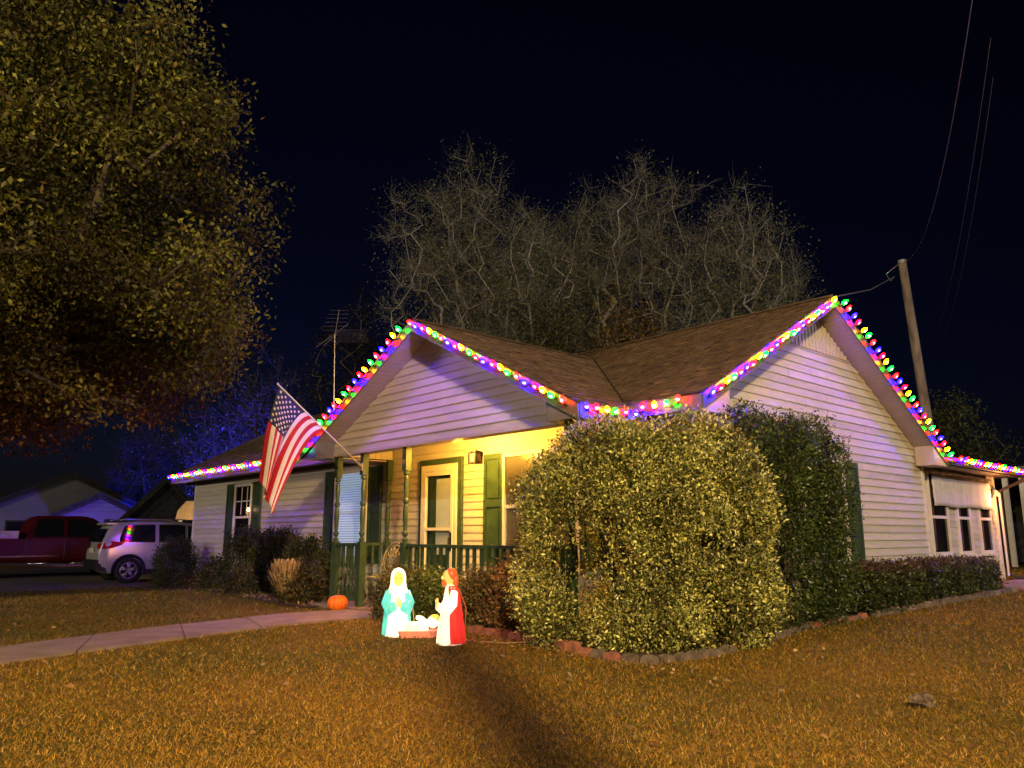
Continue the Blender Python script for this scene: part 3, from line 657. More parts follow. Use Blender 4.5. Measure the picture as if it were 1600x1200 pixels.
def light_string(path, out, label, spacing=.163, start=0, off=.05, lift=-.055, tilt=50):
    path = [Vector(p) for p in path]; out = Vector(out)
    t = thing('light_string', label, 'string lights', path[0], 'coloured light strings on the house')
    seg = []; tot = 0
    for a, b in zip(path[:-1], path[1:]): seg.append((tot, a, b)); tot += (b - a).length
    def at(s):
        for s0, a, b in reversed(seg):
            if s >= s0: return a + (b - a).normalized() * (s - s0)
        return path[0]
    n = int(tot / spacing); k = start; wp = []
    for i in range(n):
        s = (i + .5) * spacing + random.uniform(-.018, .018)
        p = at(min(s, tot)) + out * (off * random.uniform(.86, 1.1)) + Vector((0, 0, lift + random.uniform(-.008, .008)))
        b = bpy.data.objects.new('bulb', BPROT[k % 5]); C.objects.link(b); b.parent = t; b.location = p - org(t)
        yawz = math.atan2(out.x, -out.y)          # local -Y faces outward
        b.rotation_euler = (R(tilt + random.uniform(-14, 14)), R(random.uniform(-14, 14)), yawz)
        so = bpy.data.objects.new('socket', SOCK); C.objects.link(so); so.parent = b
        wp.append(at(min(s, tot)) + out * .035 + Vector((0, 0, lift - .035)) if False else p + out * -.01 + Vector((0, 0, -.02)))
        if i < n - 1: wp.append(at(min((i + 1) * spacing, tot)) + out * (off * .55) + Vector((0, 0, lift - .05)))
        k += 1
    m = MB(); m.tube(wp, .006, 4); m.build('wire', WIRE, t)
    return k
k = light_string([(XL, EYF - .022, mz(EYF)), (-12.0, EYF - .022, mz(EYF))], (0, -1, 0), 'string of coloured bulbs along the eave of the left wing', start=2, off=.055)
k = light_string([(PE0, PYR - .02, pz(PE0)), (PX - .06, PYR - .02, PZ - .03)], (0, -1, 0), 'string of coloured bulbs up the porch gable edge beside the flag', start=0)
k = light_string([(PX + .02, PYR - .02, PZ - .01), (PE1 - .04, PYR - .02, pz(PE1) + .02)], (0, -1, 0), 'string of coloured bulbs down the porch gable edge towards the big bush', start=k)
k = light_string([(PE1 + .02, PYR + .05, pz(PE1)), (PE1 + .02, EYF - .06, pz(PE1) + .01), (PE1 + .06, EYF - .08, mz(EYF) - .06), (XR - .05, EYF - .022, mz(EYF))], (.5, -.86, 0), 'short string of coloured bulbs in the roof valley above the big bush', start=k, off=.05)
k = light_string([(XR + .02, EYF, mz(EYF)), (XR + .02, RY - .05, RZ - .03)], (1, 0, 0), 'string of coloured bulbs climbing the tall side gable above the bushes', start=k)
k = light_string([(XR + .02, RY + .04, RZ - .02), (XR + .02, EYB, mz(EYB))], (1, 0, 0), 'string of coloured bulbs down the side gable towards the sunroom', start=k)
light_string([(XR + .09, EYB + .1, 2.40), (XR + .09, 18.5, 2.375)], (1, 0, 0), 'string of coloured bulbs along the sunroom gutter', start=k, off=.03)

# ------------------------------------------------------------------ porch things
pl = thing('porch_ceiling_light', 'warm yellow dome light under the porch ceiling', 'ceiling light', (-8.5, 6.68, 2.70))
m = MB(); m.lathe([(.10, 0), (.10, -.03), (.06, -.035)], (-8.5, 6.68, 2.70), 14); m.build('base', TRIM, pl)
m = MB(); m.sphere((-8.5, 6.68, 2.645), (.09, .09, .05), 14, 7); m.build('globe', emat('lit_globe', (1, .72, .25), 14), pl, True)
ld = bpy.data.lights.new('porch_bulb', 'POINT'); ld.energy = 350; ld.color = (1, .44, .045); ld.shadow_soft_size = .12
lo = bpy.data.objects.new('porch_bulb', ld); C.objects.link(lo); lo.parent = pl; lo.location = (0, 0, -.26)
# hanging lantern
ln = thing('hanging_lantern', 'small dark square lantern hanging from the porch ceiling beside the door', 'lantern', (-8.38, 6.9, 2.08))
m = MB(); m.tube([(-8.38, 6.9, 2.71), (-8.37, 6.9, 2.5), (-8.38, 6.9, 2.29)], .004, 5); m.build('chain', BLACK, ln)
m = MB(); m.box((-8.46, 6.83, 2.08), (-8.30, 6.97, 2.1)); m.box((-8.46, 6.83, 2.24), (-8.30, 6.97, 2.255))
for sx in (-1, 1):
    for sy in (-1, 1): m.box((-8.38 + sx * .075 - .008, 6.9 + sy * .062 - .008, 2.1), (-8.38 + sx * .075 + .008, 6.9 + sy * .062 + .008, 2.24))
m.lathe([(.085, 2.256), (.05, 2.275), (.012, 2.295)], (-8.38, 6.9, 0), 8); m.build('frame', BLACK, ln)
m = MB(); m.box((-8.445, 6.845, 2.1), (-8.315, 6.955, 2.24)); m.build('pane', pmat('violet_glass', (.10, .085, .15), .2, .1, 6), ln)
# ornate round-backed chair
cx, cy = -10.36, 6.70
ch = thing('garden_chair', 'ornate cast iron chair with round openwork back on the porch', 'chair', (cx, cy, .035))
m = MB(); cR = .30; zc = .70
ang = [R(-38 + i * 256 / 24) for i in range(25)]
m.tube([(cx + cR * math.cos(a), cy + .2 + .05 * math.sin(a), zc + cR * .92 * math.sin(a)) for a in ang], .017, 7)
m.tube([(cx + (cR - .06) * math.cos(a), cy + .2 + .05 * math.sin(a), zc + (cR - .06) * .92 * math.sin(a)) for a in ang], .009, 6)
bk = m.build('backrest', CHAIRM, ch, True)
m = MB(); m.loft([[(cx + rr * math.cos(2 * math.pi * q / 24), cy + .222 + .05 * rr / cR * math.sin(2 * math.pi * q / 24), zc + rr * .92 * math.sin(2 * math.pi * q / 24)) for q in range(24)] for rr in (.02, .10, .17, .24)], cap=False); m.build('back_plate', pmat('dark_cast_iron', (.14, .13, .08), .8, .6, 40, bump=.6), bk)
m = MB()
for i in range(9):
    a = R(-10 + i * 25); a2 = a + R(16)
    m.tube([(cx + .05 * math.cos(a), cy + .2, zc - .1 + .06 * math.sin(a)), (cx + .14 * math.cos(a2), cy + .21, zc - .03 + .14 * math.sin(a2)), (cx + .24 * math.cos(a), cy + .22, zc + .22 * math.sin(a))], [.012, .022, .008], 5)
    m.sphere((cx + .17 * math.cos(a + .2), cy + .21, zc + .17 * math.sin(a + .2)), (.035, .012, .03), 8, 5)
m.build('scrollwork', CHAIRM, bk, True)
m = MB(); m.lathe([(.02, .46), (.22, .455), (.235, .47), (.23, .485), (.02, .48)], (cx, cy, 0), 20); m.build('seat', CHAIRM, ch, True)
for sx, sy in ((-1, -1), (1, -1), (-1, 1), (1, 1)):
    m = MB(); m.tube([(cx + sx * .15, cy + sy * .14, .46), (cx + sx * .2, cy + sy * .19, .34), (cx + sx * .15, cy + sy * .15, .18), (cx + sx * .21, cy + sy * .2, .045)], [.02, .016, .013, .018], 6); m.build('leg', CHAIRM, ch, True)
# pumpkin
pc_ = onG(527, 956); pxp, pyp = pc_.x, pc_.y
pk = thing('pumpkin', 'round orange ribbed pumpkin beside the porch post', 'pumpkin', (pxp, pyp, gzf(pxp, pyp)))
rings = []
for i in range(13):
    t = math.pi * (i + .12) / 12.24; rr = math.sin(t); z = -math.cos(t)
    rings.append([(pxp + .155 * rr * (1 - .085 * (abs(math.cos(a * 6)) ** 4)) * math.cos(a), pyp + .155 * rr * (1 - .085 * (abs(math.cos(a * 6)) ** 4)) * math.sin(a), gzf(pxp, pyp) + .125 + .127 * z * (1 - .16 * (1 - rr) ** 2)) for a in [2 * math.pi * q / 60 for q in range(60)]])
m = MB(); m.loft(rings); m.build('rind', PUMP, pk, True)
m = MB(); m.tube([(pxp, pyp, gzf(pxp, pyp) + .225), (pxp + .01, pyp, .27), (pxp + .03, pyp - .01, .30)], [.022, .014, .018], 7); m.build('stem', STEM, pk)

# ------------------------------------------------------------------ flag on its pole
fb = Vector((-10.55, PF - .06, 2.16))
d = ray(434, 600).normalized(); oc = CO - fb; bq = d.dot(oc); cq = oc.length_squared - 1.86 ** 2
disc = bq * bq - cq; tt = -bq - math.sqrt(max(disc, 0)); ft = CO + d * tt
fp = thing('flagpole', 'white pole slanting up from the porch post, carrying the flag', 'flagpole', fb)
m = MB(); m.tube([fb, ft], [.014, .012], 8); m.build('pole', TRIM, fp, True)
m = MB(); m.tube([fb + (fb - ft).normalized() * .01, fb + (ft - fb).normalized() * .12], .022, 8); m.box((fb.x - .03, fb.y - .0, fb.z - .07), (fb.x + .03, fb.y + .012, fb.z + .05)); m.build('bracket', STEEL, fp)
m = MB(); m.sphere(ft, .018, 8, 6); m.build('finial', TRIM, fp, True)
dirp = (fb - ft).normalized(); hz_ = Vector((dirp.x, dirp.y, 0)).normalized(); pn = Vector((-hz_.y, hz_.x, 0))
HO, FLY = .98, 1.50
def flagpt(s, t):                          # s: 0 at the tip end of the hoist .. 1; t: 0 at hoist .. 1 at fly end
    H = ft + dirp * (.06 + s * HO)
    endh = -.16 + .13 * s                   # gathered fold under the tip
    e = 1 - (1 - t) ** 1.6
    a0 = (H - ft).dot(hz_); a = a0 + (endh - a0) * (t ** .58) * .95
    drop = FLY * t * (1 - .10 * s) + .05 * math.sin(s * 9) * t
    z = H.z - drop * (.80 + .12 * t) - .015 * math.sin(s * 3.14) * (1 - t)
    fold = (.075 * math.sin(s * 10.5 + 1.2 + t * .8) + .035 * math.sin(s * 21 + 2)) * min(1, t * 1.8)
    p = Vector((ft.x, ft.y, 0)) + hz_ * a + pn * fold; return Vector((p.x, p.y, z))
fl = thing('flag', 'red white and blue striped flag with white stars, hanging from the slanted pole', 'flag', ft)
NSq, NT = 52, 40; m = MB()
vv = [[flagpt(i / NSq, j / NT) for j in range(NT + 1)] for i in range(NSq + 1)]
for i in range(NSq):
    st = int((i + .5) / NSq * 13)
    for j in range(NT):
        mi = 2 if (st < 7 and (j + .5) / NT < .40) else (0 if st % 2 == 0 else 1)
        m.add([vv[i][j], vv[i + 1][j], vv[i + 1][j + 1], vv[i][j + 1]], [(0, 1, 2, 3)], mi)
o = m.build('cloth', [FLAGR, FLAGW, FLAGB], fl, True)
bmx = bmesh.new(); bmx.from_mesh(o.data); bmesh.ops.remove_doubles(bmx, verts=bmx.verts, dist=1e-5); bmx.to_mesh(o.data); bmx.free()
sd = o.modifiers.new('t', 'SOLIDIFY'); sd.thickness = .003; sd.offset = 0
m = MB()
for r_ in range(9):
    for c_ in range(6 if r_ % 2 == 0 else 5):
        s = (r_ + 1) / 10 * 7 / 13; t = ((c_ * 2 + 1) + (r_ % 2)) / 12 * .40
        P0 = flagpt(s, t); ds = (flagpt(s + .01, t) - P0).normalized(); dt = (flagpt(s, t + .01) - P0).normalized(); nn = ds.cross(dt).normalized()
        for sg in (1, -1):
            ring = []
            for q in range(10):
                rr = .026 if q % 2 == 0 else .011; a = math.pi * q / 5; ring.append(P0 + (ds * math.cos(a) + dt * math.sin(a)) * rr + nn * (.0035 * sg))
            m.add(ring, [tuple(range(10))])
m.build('stars', FLAGW, fl)

# ------------------------------------------------------------------ TV aerial
ab = Vector((-17.1, 9.5, mz(9.5))); at_ = Vector((-17.25, 9.5, 6.15))
an = thing('tv_antenna', 'old rooftop television aerial on a tall thin mast above the left wing', 'antenna', ab)
m = MB(); m.tube([ab - Vector((0, 0, .05)), at_], .012, 6); m.build('mast', STEEL, an)
AERIAL = pmat('dull_aerial_metal', (.12, .12, .13), .5, .1, 9, metal=.5)
m = MB(); K_ = .62; m.tube([at_ - Vector((0, 0, .15 * K_)), at_ + Vector((.1, .1, 1.05)) * K_], .012, 5)
for k in range(6):
    c_ = at_ + Vector((.02 * k, .02 * k, .18 + .17 * k)) * K_; L_ = (.55 - .035 * k) * K_; m.tube([c_ - RT * L_, c_ + RT * L_], .006, 4)
m.build('vertical_array', AERIAL, an)
m = MB(); m.tube([at_ - RT * .75 * K_ - Vector((0, 0, .55 * K_)), at_ + RT * .55 * K_ + Vector((0, 0, .45 * K_))], .013, 5); m.tube([at_ - RT * .45 * K_ - Vector((0, 0, .48 * K_)), at_ + RT * .1 * K_], .012, 5)
for k in range(7):
    c_ = at_ + RT * (.1 + .02 * k) * K_ - Vector((0, 0, .32 - .085 * k)) * K_; m.tube([c_ - RT * .1 * K_, c_ + RT * (1.35 - .06 * k) * K_], .0055, 4)
m.build('boom', AERIAL, an)

# ------------------------------------------------------------------ light-up nativity figures (hollow lit plastic)
def figure_rings(prof, cx, cy, z0, seg=28, wob=0.0, nw=7, ph=0):
    out = []
    for (z, rx, ry, ox, oy) in prof:
        out.append([(cx + ox + rx * math.cos(a) * (1 + wob * math.sin(nw * a + ph + z * 5)), cy + oy + ry * math.sin(a) * (1 + wob * math.sin(nw * a + ph + z * 5)), z0 + z) for a in [2 * math.pi * q / seg for q in range(seg)]])
    return out
W_ = HB('white', (1, .90, .66), 1.5); TEAL = HB('teal', (.10, .62, .50), 1.15); YEL = HB('yellow_skin', (1, .68, .10), 1.3)
CREAM = HB('cream', (1, .86, .58), 1.35); ORG_ = HB('auburn', (.62, .10, .018), 1.0); REDC = HB('red', (.85, .03, .025), 1.0); SKIN = HB('peach_skin', (1, .50, .12), 1.25)
PINK = HB('pale_red', (.9, .26, .14), .6); GREYL = pmat('painted_fold_line', (.12, .12, .13), .5)
def seam(m, pts, r=.006): m.tube(pts, r, 5)
# figures are built facing local -Y, then turned
mg = onG(620, 994); jg = onG(704, 1007); bg_ = onG(655, 995)
def fig(name, label, g, rot): return thing(name, label, 'nativity figure', (g.x, g.y, gzf(g.x, g.y) + .002), 'lit nativity figures', rot)
S_ = YAW
ma = fig('nativity_figure', 'glowing plastic kneeling woman in white veil and teal cloak on the lawn', mg, S_ + R(12))
m = MB(); m.loft(figure_rings([(0, .165, .15, 0, -.02), (.03, .175, .16, 0, -.02), (.12, .17, .15, 0, -.01), (.26, .135, .12, 0, 0), (.36, .115, .10, 0, 0), (.44, .12, .09, 0, 0), (.52, .10, .08, 0, 0), (.55, .05, .05, 0, 0)], 0, 0, 0, 32, .035, 9)); m.build('gown', W_, ma, True, local=True)
m = MB()                                    # cloak open at the front
rings = []
for z, r1, r2, half in ((.02, .21, .19, 2.2), (.12, .205, .185, 2.25), (.26, .185, .165, 2.3), (.38, .17, .14, 2.35), (.47, .15, .115, 2.45), (.53, .12, .10, 2.5)):
    rings.append([((r1 * (1 + .04 * math.sin(q * 1.3 + z * 4))) * math.cos(R(90) + half * (q / 24 * 2 - 1)), r2 * (1 + .04 * math.sin(q * 1.3)) * math.sin(R(90) + half * (q / 24 * 2 - 1)), z) for q in range(25)])
m.loft(rings, closed=False, cap=False); o = m.build('cloak', TEAL, ma, True, local=True); sd = o.modifiers.new('t', 'SOLIDIFY'); sd.thickness = .012
for s in (-1, 1):                           # sleeves to the folded hands
    m = MB(); m.tube([(s * .125, .0, .47), (s * .17, -.06, .36), (s * .13, -.15, .30), (s * .05, -.19, .335)], [.055, .068, .07, .05], 12); m.build('sleeve', TEAL, ma, True, local=True)
m = MB()
for s in (-1, 1):
    m.sphere((s * .018, -.215, .36), (.017, .022, .045), 10, 7)
    for f in range(4): m.tube([(s * .012, -.205 - f * .009, .385), (s * .008, -.212 - f * .009, .43 - f * .006)], [.0075, .005], 6)
    m.tube([(s * .02, -.225, .37), (s * .012, -.235, .40)], [.008, .006], 6)
m.build('hands', YEL, ma, True, local=True)
m = MB(); m.sphere((0, -.02, .62), (.076, .086, .082), 18, 12); m.sphere((0, -.108, .612), (.013, .018, .02), 8, 6); m.sphere((0, -.092, .575), (.022, .014, .008), 8, 5); m.tube([(0, 0, .53), (0, -.01, .58)], .04, 10)
hd = m.build('head', YEL, ma, True, local=True)
m = MB()
for s in (-1, 1): m.sphere((s * .03, -.100, .632), (.012, .006, .007), 8, 5)
m.build('eyes', GREYL, hd, True, local=True)
m = MB(); rings = []
for z, r1, r2, half in ((.47, .155, .135, 2.35), (.53, .125, .12, 2.4), (.58, .112, .122, 2.35), (.64, .112, .122, 2.3), (.69, .098, .108, 2.45), (.725, .065, .08, 2.9), (.742, .015, .02, 3.1)):
    rings.append([(r1 * math.cos(R(90) + half * (q / 20 * 2 - 1)), .0 + r2 * math.sin(R(90) + half * (q / 20 * 2 - 1)), z) for q in range(21)])
m.loft(rings, closed=False, cap=False); o = m.build('veil', W_, ma, True, local=True); sd = o.modifiers.new('t', 'SOLIDIFY'); sd.thickness = .014
m = MB(); m.tube([(-.045, -.112, .50), (-.05, -.118, .42), (-.048, -.128, .36)], .005, 5); m.build('painted_line', GREYL, ma, local=True)
ma.scale = (.78, .78, 1.0)
# kneeling bearded man in red cloak, in profile
jo = fig('nativity_figure', 'glowing plastic bearded man in red cloak and cream robe on the lawn', jg, S_ - R(75))
m = MB(); m.loft(figure_rings([(0, .14, .17, 0, -.02), (.04, .145, .175, 0, -.02), (.15, .135, .16, 0, -.02), (.30, .115, .13, 0, -.01), (.42, .115, .11, 0, 0), (.50, .12, .095, 0, 0), (.56, .095, .08, 0, 0), (.59, .05, .05, 0, -.01)], 0, 0, 0, 30, .03, 8)); m.build('robe', CREAM, jo, True, local=True)
m = MB(); rings = []
for z, r1, r2, half in ((.015, .185, .20, 1.75), (.1, .175, .195, 1.8), (.25, .155, .165, 1.85), (.38, .145, .14, 1.9), (.48, .14, .12, 2.05), (.55, .105, .095, 2.2), (.58, .07, .07, 2.3)):
    rings.append([(r1 * (1 + .04 * math.sin(q * 1.5 + z * 6)) * math.cos(R(90) + half * (q / 24 * 2 - 1)), r2 * (1 + .04 * math.sin(q * 1.5)) * math.sin(R(90) + half * (q / 24 * 2 - 1)), z) for q in range(25)])
m.loft(rings, closed=False, cap=False); o = m.build('cloak', REDC, jo, True, local=True); sd = o.modifiers.new('t', 'SOLIDIFY'); sd.thickness = .014
for s in (-1, 1):
    m = MB(); m.tube([(s * .115, .02, .52), (s * .165, -.01, .42), (s * .15, -.09, .33), (s * .05, -.17, .37)], [.05, .068, .06, .042], 12); m.build('sleeve', W_ if s > 0 else CREAM, jo, True, local=True)
m = MB()
for s in (-1, 1):
    m.sphere((s * .018, -.19, .39), (.017, .022, .045), 10, 7)
    for f in range(4): m.tube([(s * .012, -.18 - f * .009, .415), (s * .008, -.187 - f * .009, .46 - f * .006)], [.0075, .005], 6)
    m.tube([(s * .02, -.2, .40), (s * .012, -.21, .43)], [.008, .006], 6)
m.build('hands', SKIN, jo, True, local=True)
m = MB(); m.sphere((0, -.035, .665), (.072, .084, .08), 18, 12); m.sphere((0, -.124, .66), (.013, .02, .02), 8, 6); m.tube([(0, -.01, .56), (0, -.02, .62)], .042, 10)
for s in (-1, 1): m.sphere((s * .058, -.02, .665), (.010, .016, .022), 8, 6)
hd = m.build('head', SKIN, jo, True, local=True)
m = MB()
for s in (-1, 1): m.sphere((s * .03, -.110, .68), (.012, .006, .007), 8, 5)
m.build('eyes', GREYL, hd, True, local=True)
m = MB(); m.sphere((0, -.002, .69), (.082, .086, .072), 18, 10); m.sphere((0, .05, .63), (.075, .048, .09), 14, 8); m.sphere((0, -.095, .612), (.052, .04, .045), 14, 8)
for q in range(9):
    a = R(-70 + q * 17.5); m.tube([(.066 * math.sin(a), -.05, .715 + .01 * math.cos(a)), (.074 * math.sin(a), .01, .73), (.07 * math.sin(a), .06, .68)], [.006, .011, .006], 6)
m.build('hair_and_beard', ORG_, jo, True, local=True)
m = MB(); m.tube([(0, .19, .12), (.02, .205, .35), (.0, .10, .56)], .004, 5); m.build('painted_line', ORG_, jo, local=True)
jo.scale = (.76, .76, 1.0)
# infant in a manger
ba = fig('nativity_figure', 'glowing plastic infant lying in a low manger between the two kneeling figures', bg_, S_ + R(6))
m = MB(); rings = [[(x * (1 if z > .03 else .96), y, z) for x, y in [(-.23, -.1), (-.2, -.13), (.2, -.13), (.23, -.1), (.23, .1), (.2, .13), (-.2, .13), (-.23, .1)]] for z in (0, .03, .065, .07)]; m.loft(rings); m.build('manger', PINK, ba, local=True)
m = MB(); m.loft([[(x, .10 * s * math.cos(a) * (1 + .08 * math.sin(5 * a + x * 20)), .09 + .075 * s * math.sin(a)) for a in [2 * math.pi * q / 16 for q in range(16)]] for x, s in ((-.21, .3), (-.18, .75), (-.1, .95), (0, 1.0), (.06, .9), (.1, .6))]); m.build('swaddling', CREAM, ba, True, local=True)
m = MB(); m.sphere((.15, 0, .155), (.07, .068, .066), 16, 10); m.sphere((.165, -.055, .15), (.012, .016, .012), 8, 6); hd = m.build('head', W_, ba, True, local=True)
m = MB(); m.sphere((.165, .01, .185), (.064, .066, .05), 14, 8); m.build('hair', YEL, hd, True, local=True)
for s in (-1, 1):
    m = MB(); m.tube([(.07, s * .07, .15), (.02, s * .10, .19), (-.03, s * .05, .205)], [.026, .024, .018], 8); m.build('arm', W_, ba, True, local=True)
cdm = MB(); q0 = Vector((mg.x, mg.y, .02)) + RT * .14; cdm.tube([q0 + Vector((.02, .02, .3)), q0 + RT * .05 + Vector((0, 0, .12)), q0 + RT * .12 + Vector((0, .05, .03)), Vector((jg.x, jg.y, .02)) + Vector((0, .25, 0)), Vector((jg.x + .45, jg.y + .35, .03)), Vector((jg.x + .75, jg.y + .75, .05))], .006, 5)
tag(cdm.build('power_cord', pmat('tan_cord', (.5, .3, .15), .6)), 'thin tan power cord running behind the lit figures', 'cord')

# ------------------------------------------------------------------ garden edging
def edging(label, path, mat, mat2, pitch, h):
    p0 = path[0]; t = thing('garden_edging', label, 'edging', (p0[0], p0[1], gzf(*p0)))
    P = [Vector((x, y, 0)) for x, y in path]; tot = 0; seg = []
    for a, b in zip(P[:-1], P[1:]): seg.append((tot, a, b)); tot += (b - a).length
    s = 0; i = 0
    while s < tot - pitch * .5:
        for s0, a, b in reversed(seg):
            if s >= s0: p = a + (b - a).normalized() * (s - s0); dr_ = (b - a).normalized(); break
        w = pitch * random.uniform(.86, .97); hh = h * random.uniform(.8, 1.1); m = MB(); n = Vector((-dr_.y, dr_.x, 0)); K = 7
        prof = [(-w / 2, -.08), (w / 2, -.08)] + [(w / 2 * math.cos(math.pi * q / K), hh * (.45 + .55 * math.sin(math.pi * q / K))) for q in range(K + 1)]
        c = p + dr_ * pitch / 2 + n * random.uniform(-.01, .01); z = gzf(c.x, c.y); tl = random.uniform(-.1, .1)
        m.prism([c + dr_ * u + Vector((0, 0, z + v + u * tl)) - n * .035 for u, v in prof], tuple(n * .07)); m.build('brick', mat if random.random() < .8 else mat2, t); s += pitch; i += 1
edging('scalloped red brick edging running from the lit figures to the bush', [(-7.35, 5.86), (-6.5, 5.80), (-5.8, 5.68), (-5.2, 5.56)], BRICKR, BRICKR, .135, .095)
edging('low weathered stone edging curving round the foot of the big bush', [(-5.18, 5.55), (-4.8, 5.52), (-4.5, 5.62), (-4.36, 5.9), (-4.32, 6.6), (-4.38, 7.5), (-4.5, 8.7), (-4.53, 10.2)], BRICKG, BRICKR, .17, .07)
edging('straight stone edging along the clipped hedge by the side drive', [(-4.5, 10.3), (-4.38, 12.5), (-4.26, 15.4)], BRICKG, CONC, .24, .09)

# ------------------------------------------------------------------ shrubs made of leaves on twigs
def shrub(name, label, c, rad, n, leaf, cols, w, power=2.6, group=None, mat=LEAF, thick=.35, lump=.10, zmin=0.0, thin=None, cat='shrub', yaw=0, topcol=None, cl=7, var=.25, rise=.3, skew=0.0, sprigs=0, hollow=0.0):
    """superellipsoid shrub: leaf sprays through an outer shell, twigs inside. c = base centre, rad=(a,b,height)"""
    cx_, cy_ = c; z0 = gzf(cx_, cy_); t = thing(name, label, cat, (cx_, cy_, z0), group)
    a_, b_, h_ = rad; ns = n // cl
    q = rng.uniform(-1.12, 1.12, (ns * 9, 3)); q[:, 2] = rng.random(ns * 9) * 1.05
    zz = np.clip((q[:, 2] - .34) / .66, 0, 2); fl = 1 + .16 * np.clip((.16 - q[:, 2]) / .16, 0, 1)
    lum = 1 + lump * (np.sin(q[:, 0] * 5 + 1 + cx_) * np.sin(q[:, 1] * 6 + cy_) + .7 * np.sin(q[:, 2] * 11 + q[:, 0] * 7) + .5 * np.sin(q[:, 1] * 13 + q[:, 2] * 15) + .25 * rng.normal(size=len(q)))
    g_ = ((np.abs(q[:, 0] * fl) ** power + np.abs(q[:, 1] * fl) ** power + zz ** power) ** (1 / power)) / lum
    dpt = 1 - g_; pr_ = np.where((dpt > 0) & (dpt < thick), np.exp(-dpt / thick * 1.6), np.where(dpt >= thick, .04, 0))
    if hollow:                                # uneven growth: recessed pockets and fuller clumps
        nz_ = np.sin(q[:, 0] * 6.1 + 2.2 * np.sin(q[:, 2] * 7 + 1)) * np.sin(q[:, 2] * 8.3 + 1.7 * np.sin(q[:, 1] * 6)) + .6 * np.sin(q[:, 0] * 13 + q[:, 2] * 17 + 2) * np.sin(q[:, 1] * 11 - q[:, 2] * 9)
        pr_ = np.where((nz_ < -.35) & (dpt < thick * .55), pr_ * (1 - hollow), pr_)
    q = q[rng.random(len(q)) < pr_][:ns]; ns = len(q); ca, sa = math.cos(yaw), math.sin(yaw); d = np.stack([q[:, 0], q[:, 1], np.clip((q[:, 2] - .42) / .58, 0, 2)], 1); d /= np.linalg.norm(d, axis=1, keepdims=True) + 1e-6
    p = q
    X = p[:, 0] * a_; Y = p[:, 1] * b_; Z = p[:, 2] * h_ * (1 - skew * np.clip(-p[:, 0], 0, 1.1) ** 1.5)
    P = np.stack([cx_ + X * ca - Y * sa, cy_ + X * sa + Y * ca, z0 + Z], 1); D = np.stack([d[:, 0] * ca - d[:, 1] * sa, d[:, 0] * sa + d[:, 1] * ca, d[:, 2] + rise], 1)
    keep = Z > zmin
    if thin is not None: keep &= rng.random(ns) < thin(P)
    P, D = P[keep], D[keep]
    if sprigs:                                # young shoots standing proud of the clipped surface
        up_i = rng.choice(len(P), sprigs); sp_ = []
        for i_ in up_i:
            dd = D[i_] / np.linalg.norm(D[i_]) + np.array([0, 0, .5]) + rng.normal(size=3) * .25; ln_ = rng.uniform(.04, .13)
            for k_ in range(5): sp_.append((P[i_] + dd * ln_ * (k_ + 1) / 5, dd))
        P = np.concatenate([P, np.array([a[0] for a in sp_])]); D = np.concatenate([D, np.array([a[1] for a in sp_])])
    ns = len(P)
    PP_ = np.repeat(P, cl, axis=0) + rng.normal(size=(ns * cl, 3)) * leaf[0] * .9; DD = np.repeat(D, cl, axis=0) * .6 + rdir(ns * cl, .1)
    PP_[:, 2] = np.maximum(PP_[:, 2], z0 + .015)
    Q = leaves(PP_, DD, *leaf); cc = mixcol(ns * cl, cols, w, var)
    cc = cc * np.repeat((1 + .22 * rng.normal(size=(ns, 1)) + .42 * (np.sin(P[:, :1] * 5 + P[:, 2:] * 4) * np.sin(P[:, 1:2] * 6 - P[:, 2:] * 5))).clip(.35, 1.8), cl, axis=0)
    if topcol is not None:
        f = np.clip((PP_[:, 2] - z0 - h_ * .82) / (h_ * .15), 0, 1)[:, None] * (rng.random((ns * cl, 1)) < .7); cc = cc * (1 - f) + np.array(topcol) * f * (1 + .3 * rng.normal(size=(ns * cl, 1))).clip(.3, 2)
    fo = npmesh('foliage', Q, 4, mat, t, cc)
    m = MB(); ns2 = 16
    for q in range(ns2):
        a = 2 * math.pi * q / ns2 + random.random() * .4; fx, fy = math.cos(a), math.sin(a); u = random.uniform(.3, .8)
        px_, py_ = (fx * a_ * ca - fy * b_ * sa), (fx * a_ * sa + fy * b_ * ca)
        pts = [(cx_ + px_ * .08, cy_ + py_ * .08, z0 - .03), (cx_ + px_ * u * .5, cy_ + py_ * u * .5, z0 + h_ * .35), (cx_ + px_ * u * .8, cy_ + py_ * u * .8, z0 + h_ * random.uniform(.6, .85))]
        m.tube(pts, [max(.008, .012 * h_), max(.006, .008 * h_), .004], 5)
        for e in range(3):
            f = random.uniform(.3, .9); b = Vector(pts[1]).lerp(Vector(pts[2]), f); m.tube([b, b + Vector((random.uniform(-.3, .3) * a_, random.uniform(-.3, .3) * b_, random.uniform(.05, .2) * h_))], [.006, .002], 4)
    m.build('stems', TWIG, t)
    return t
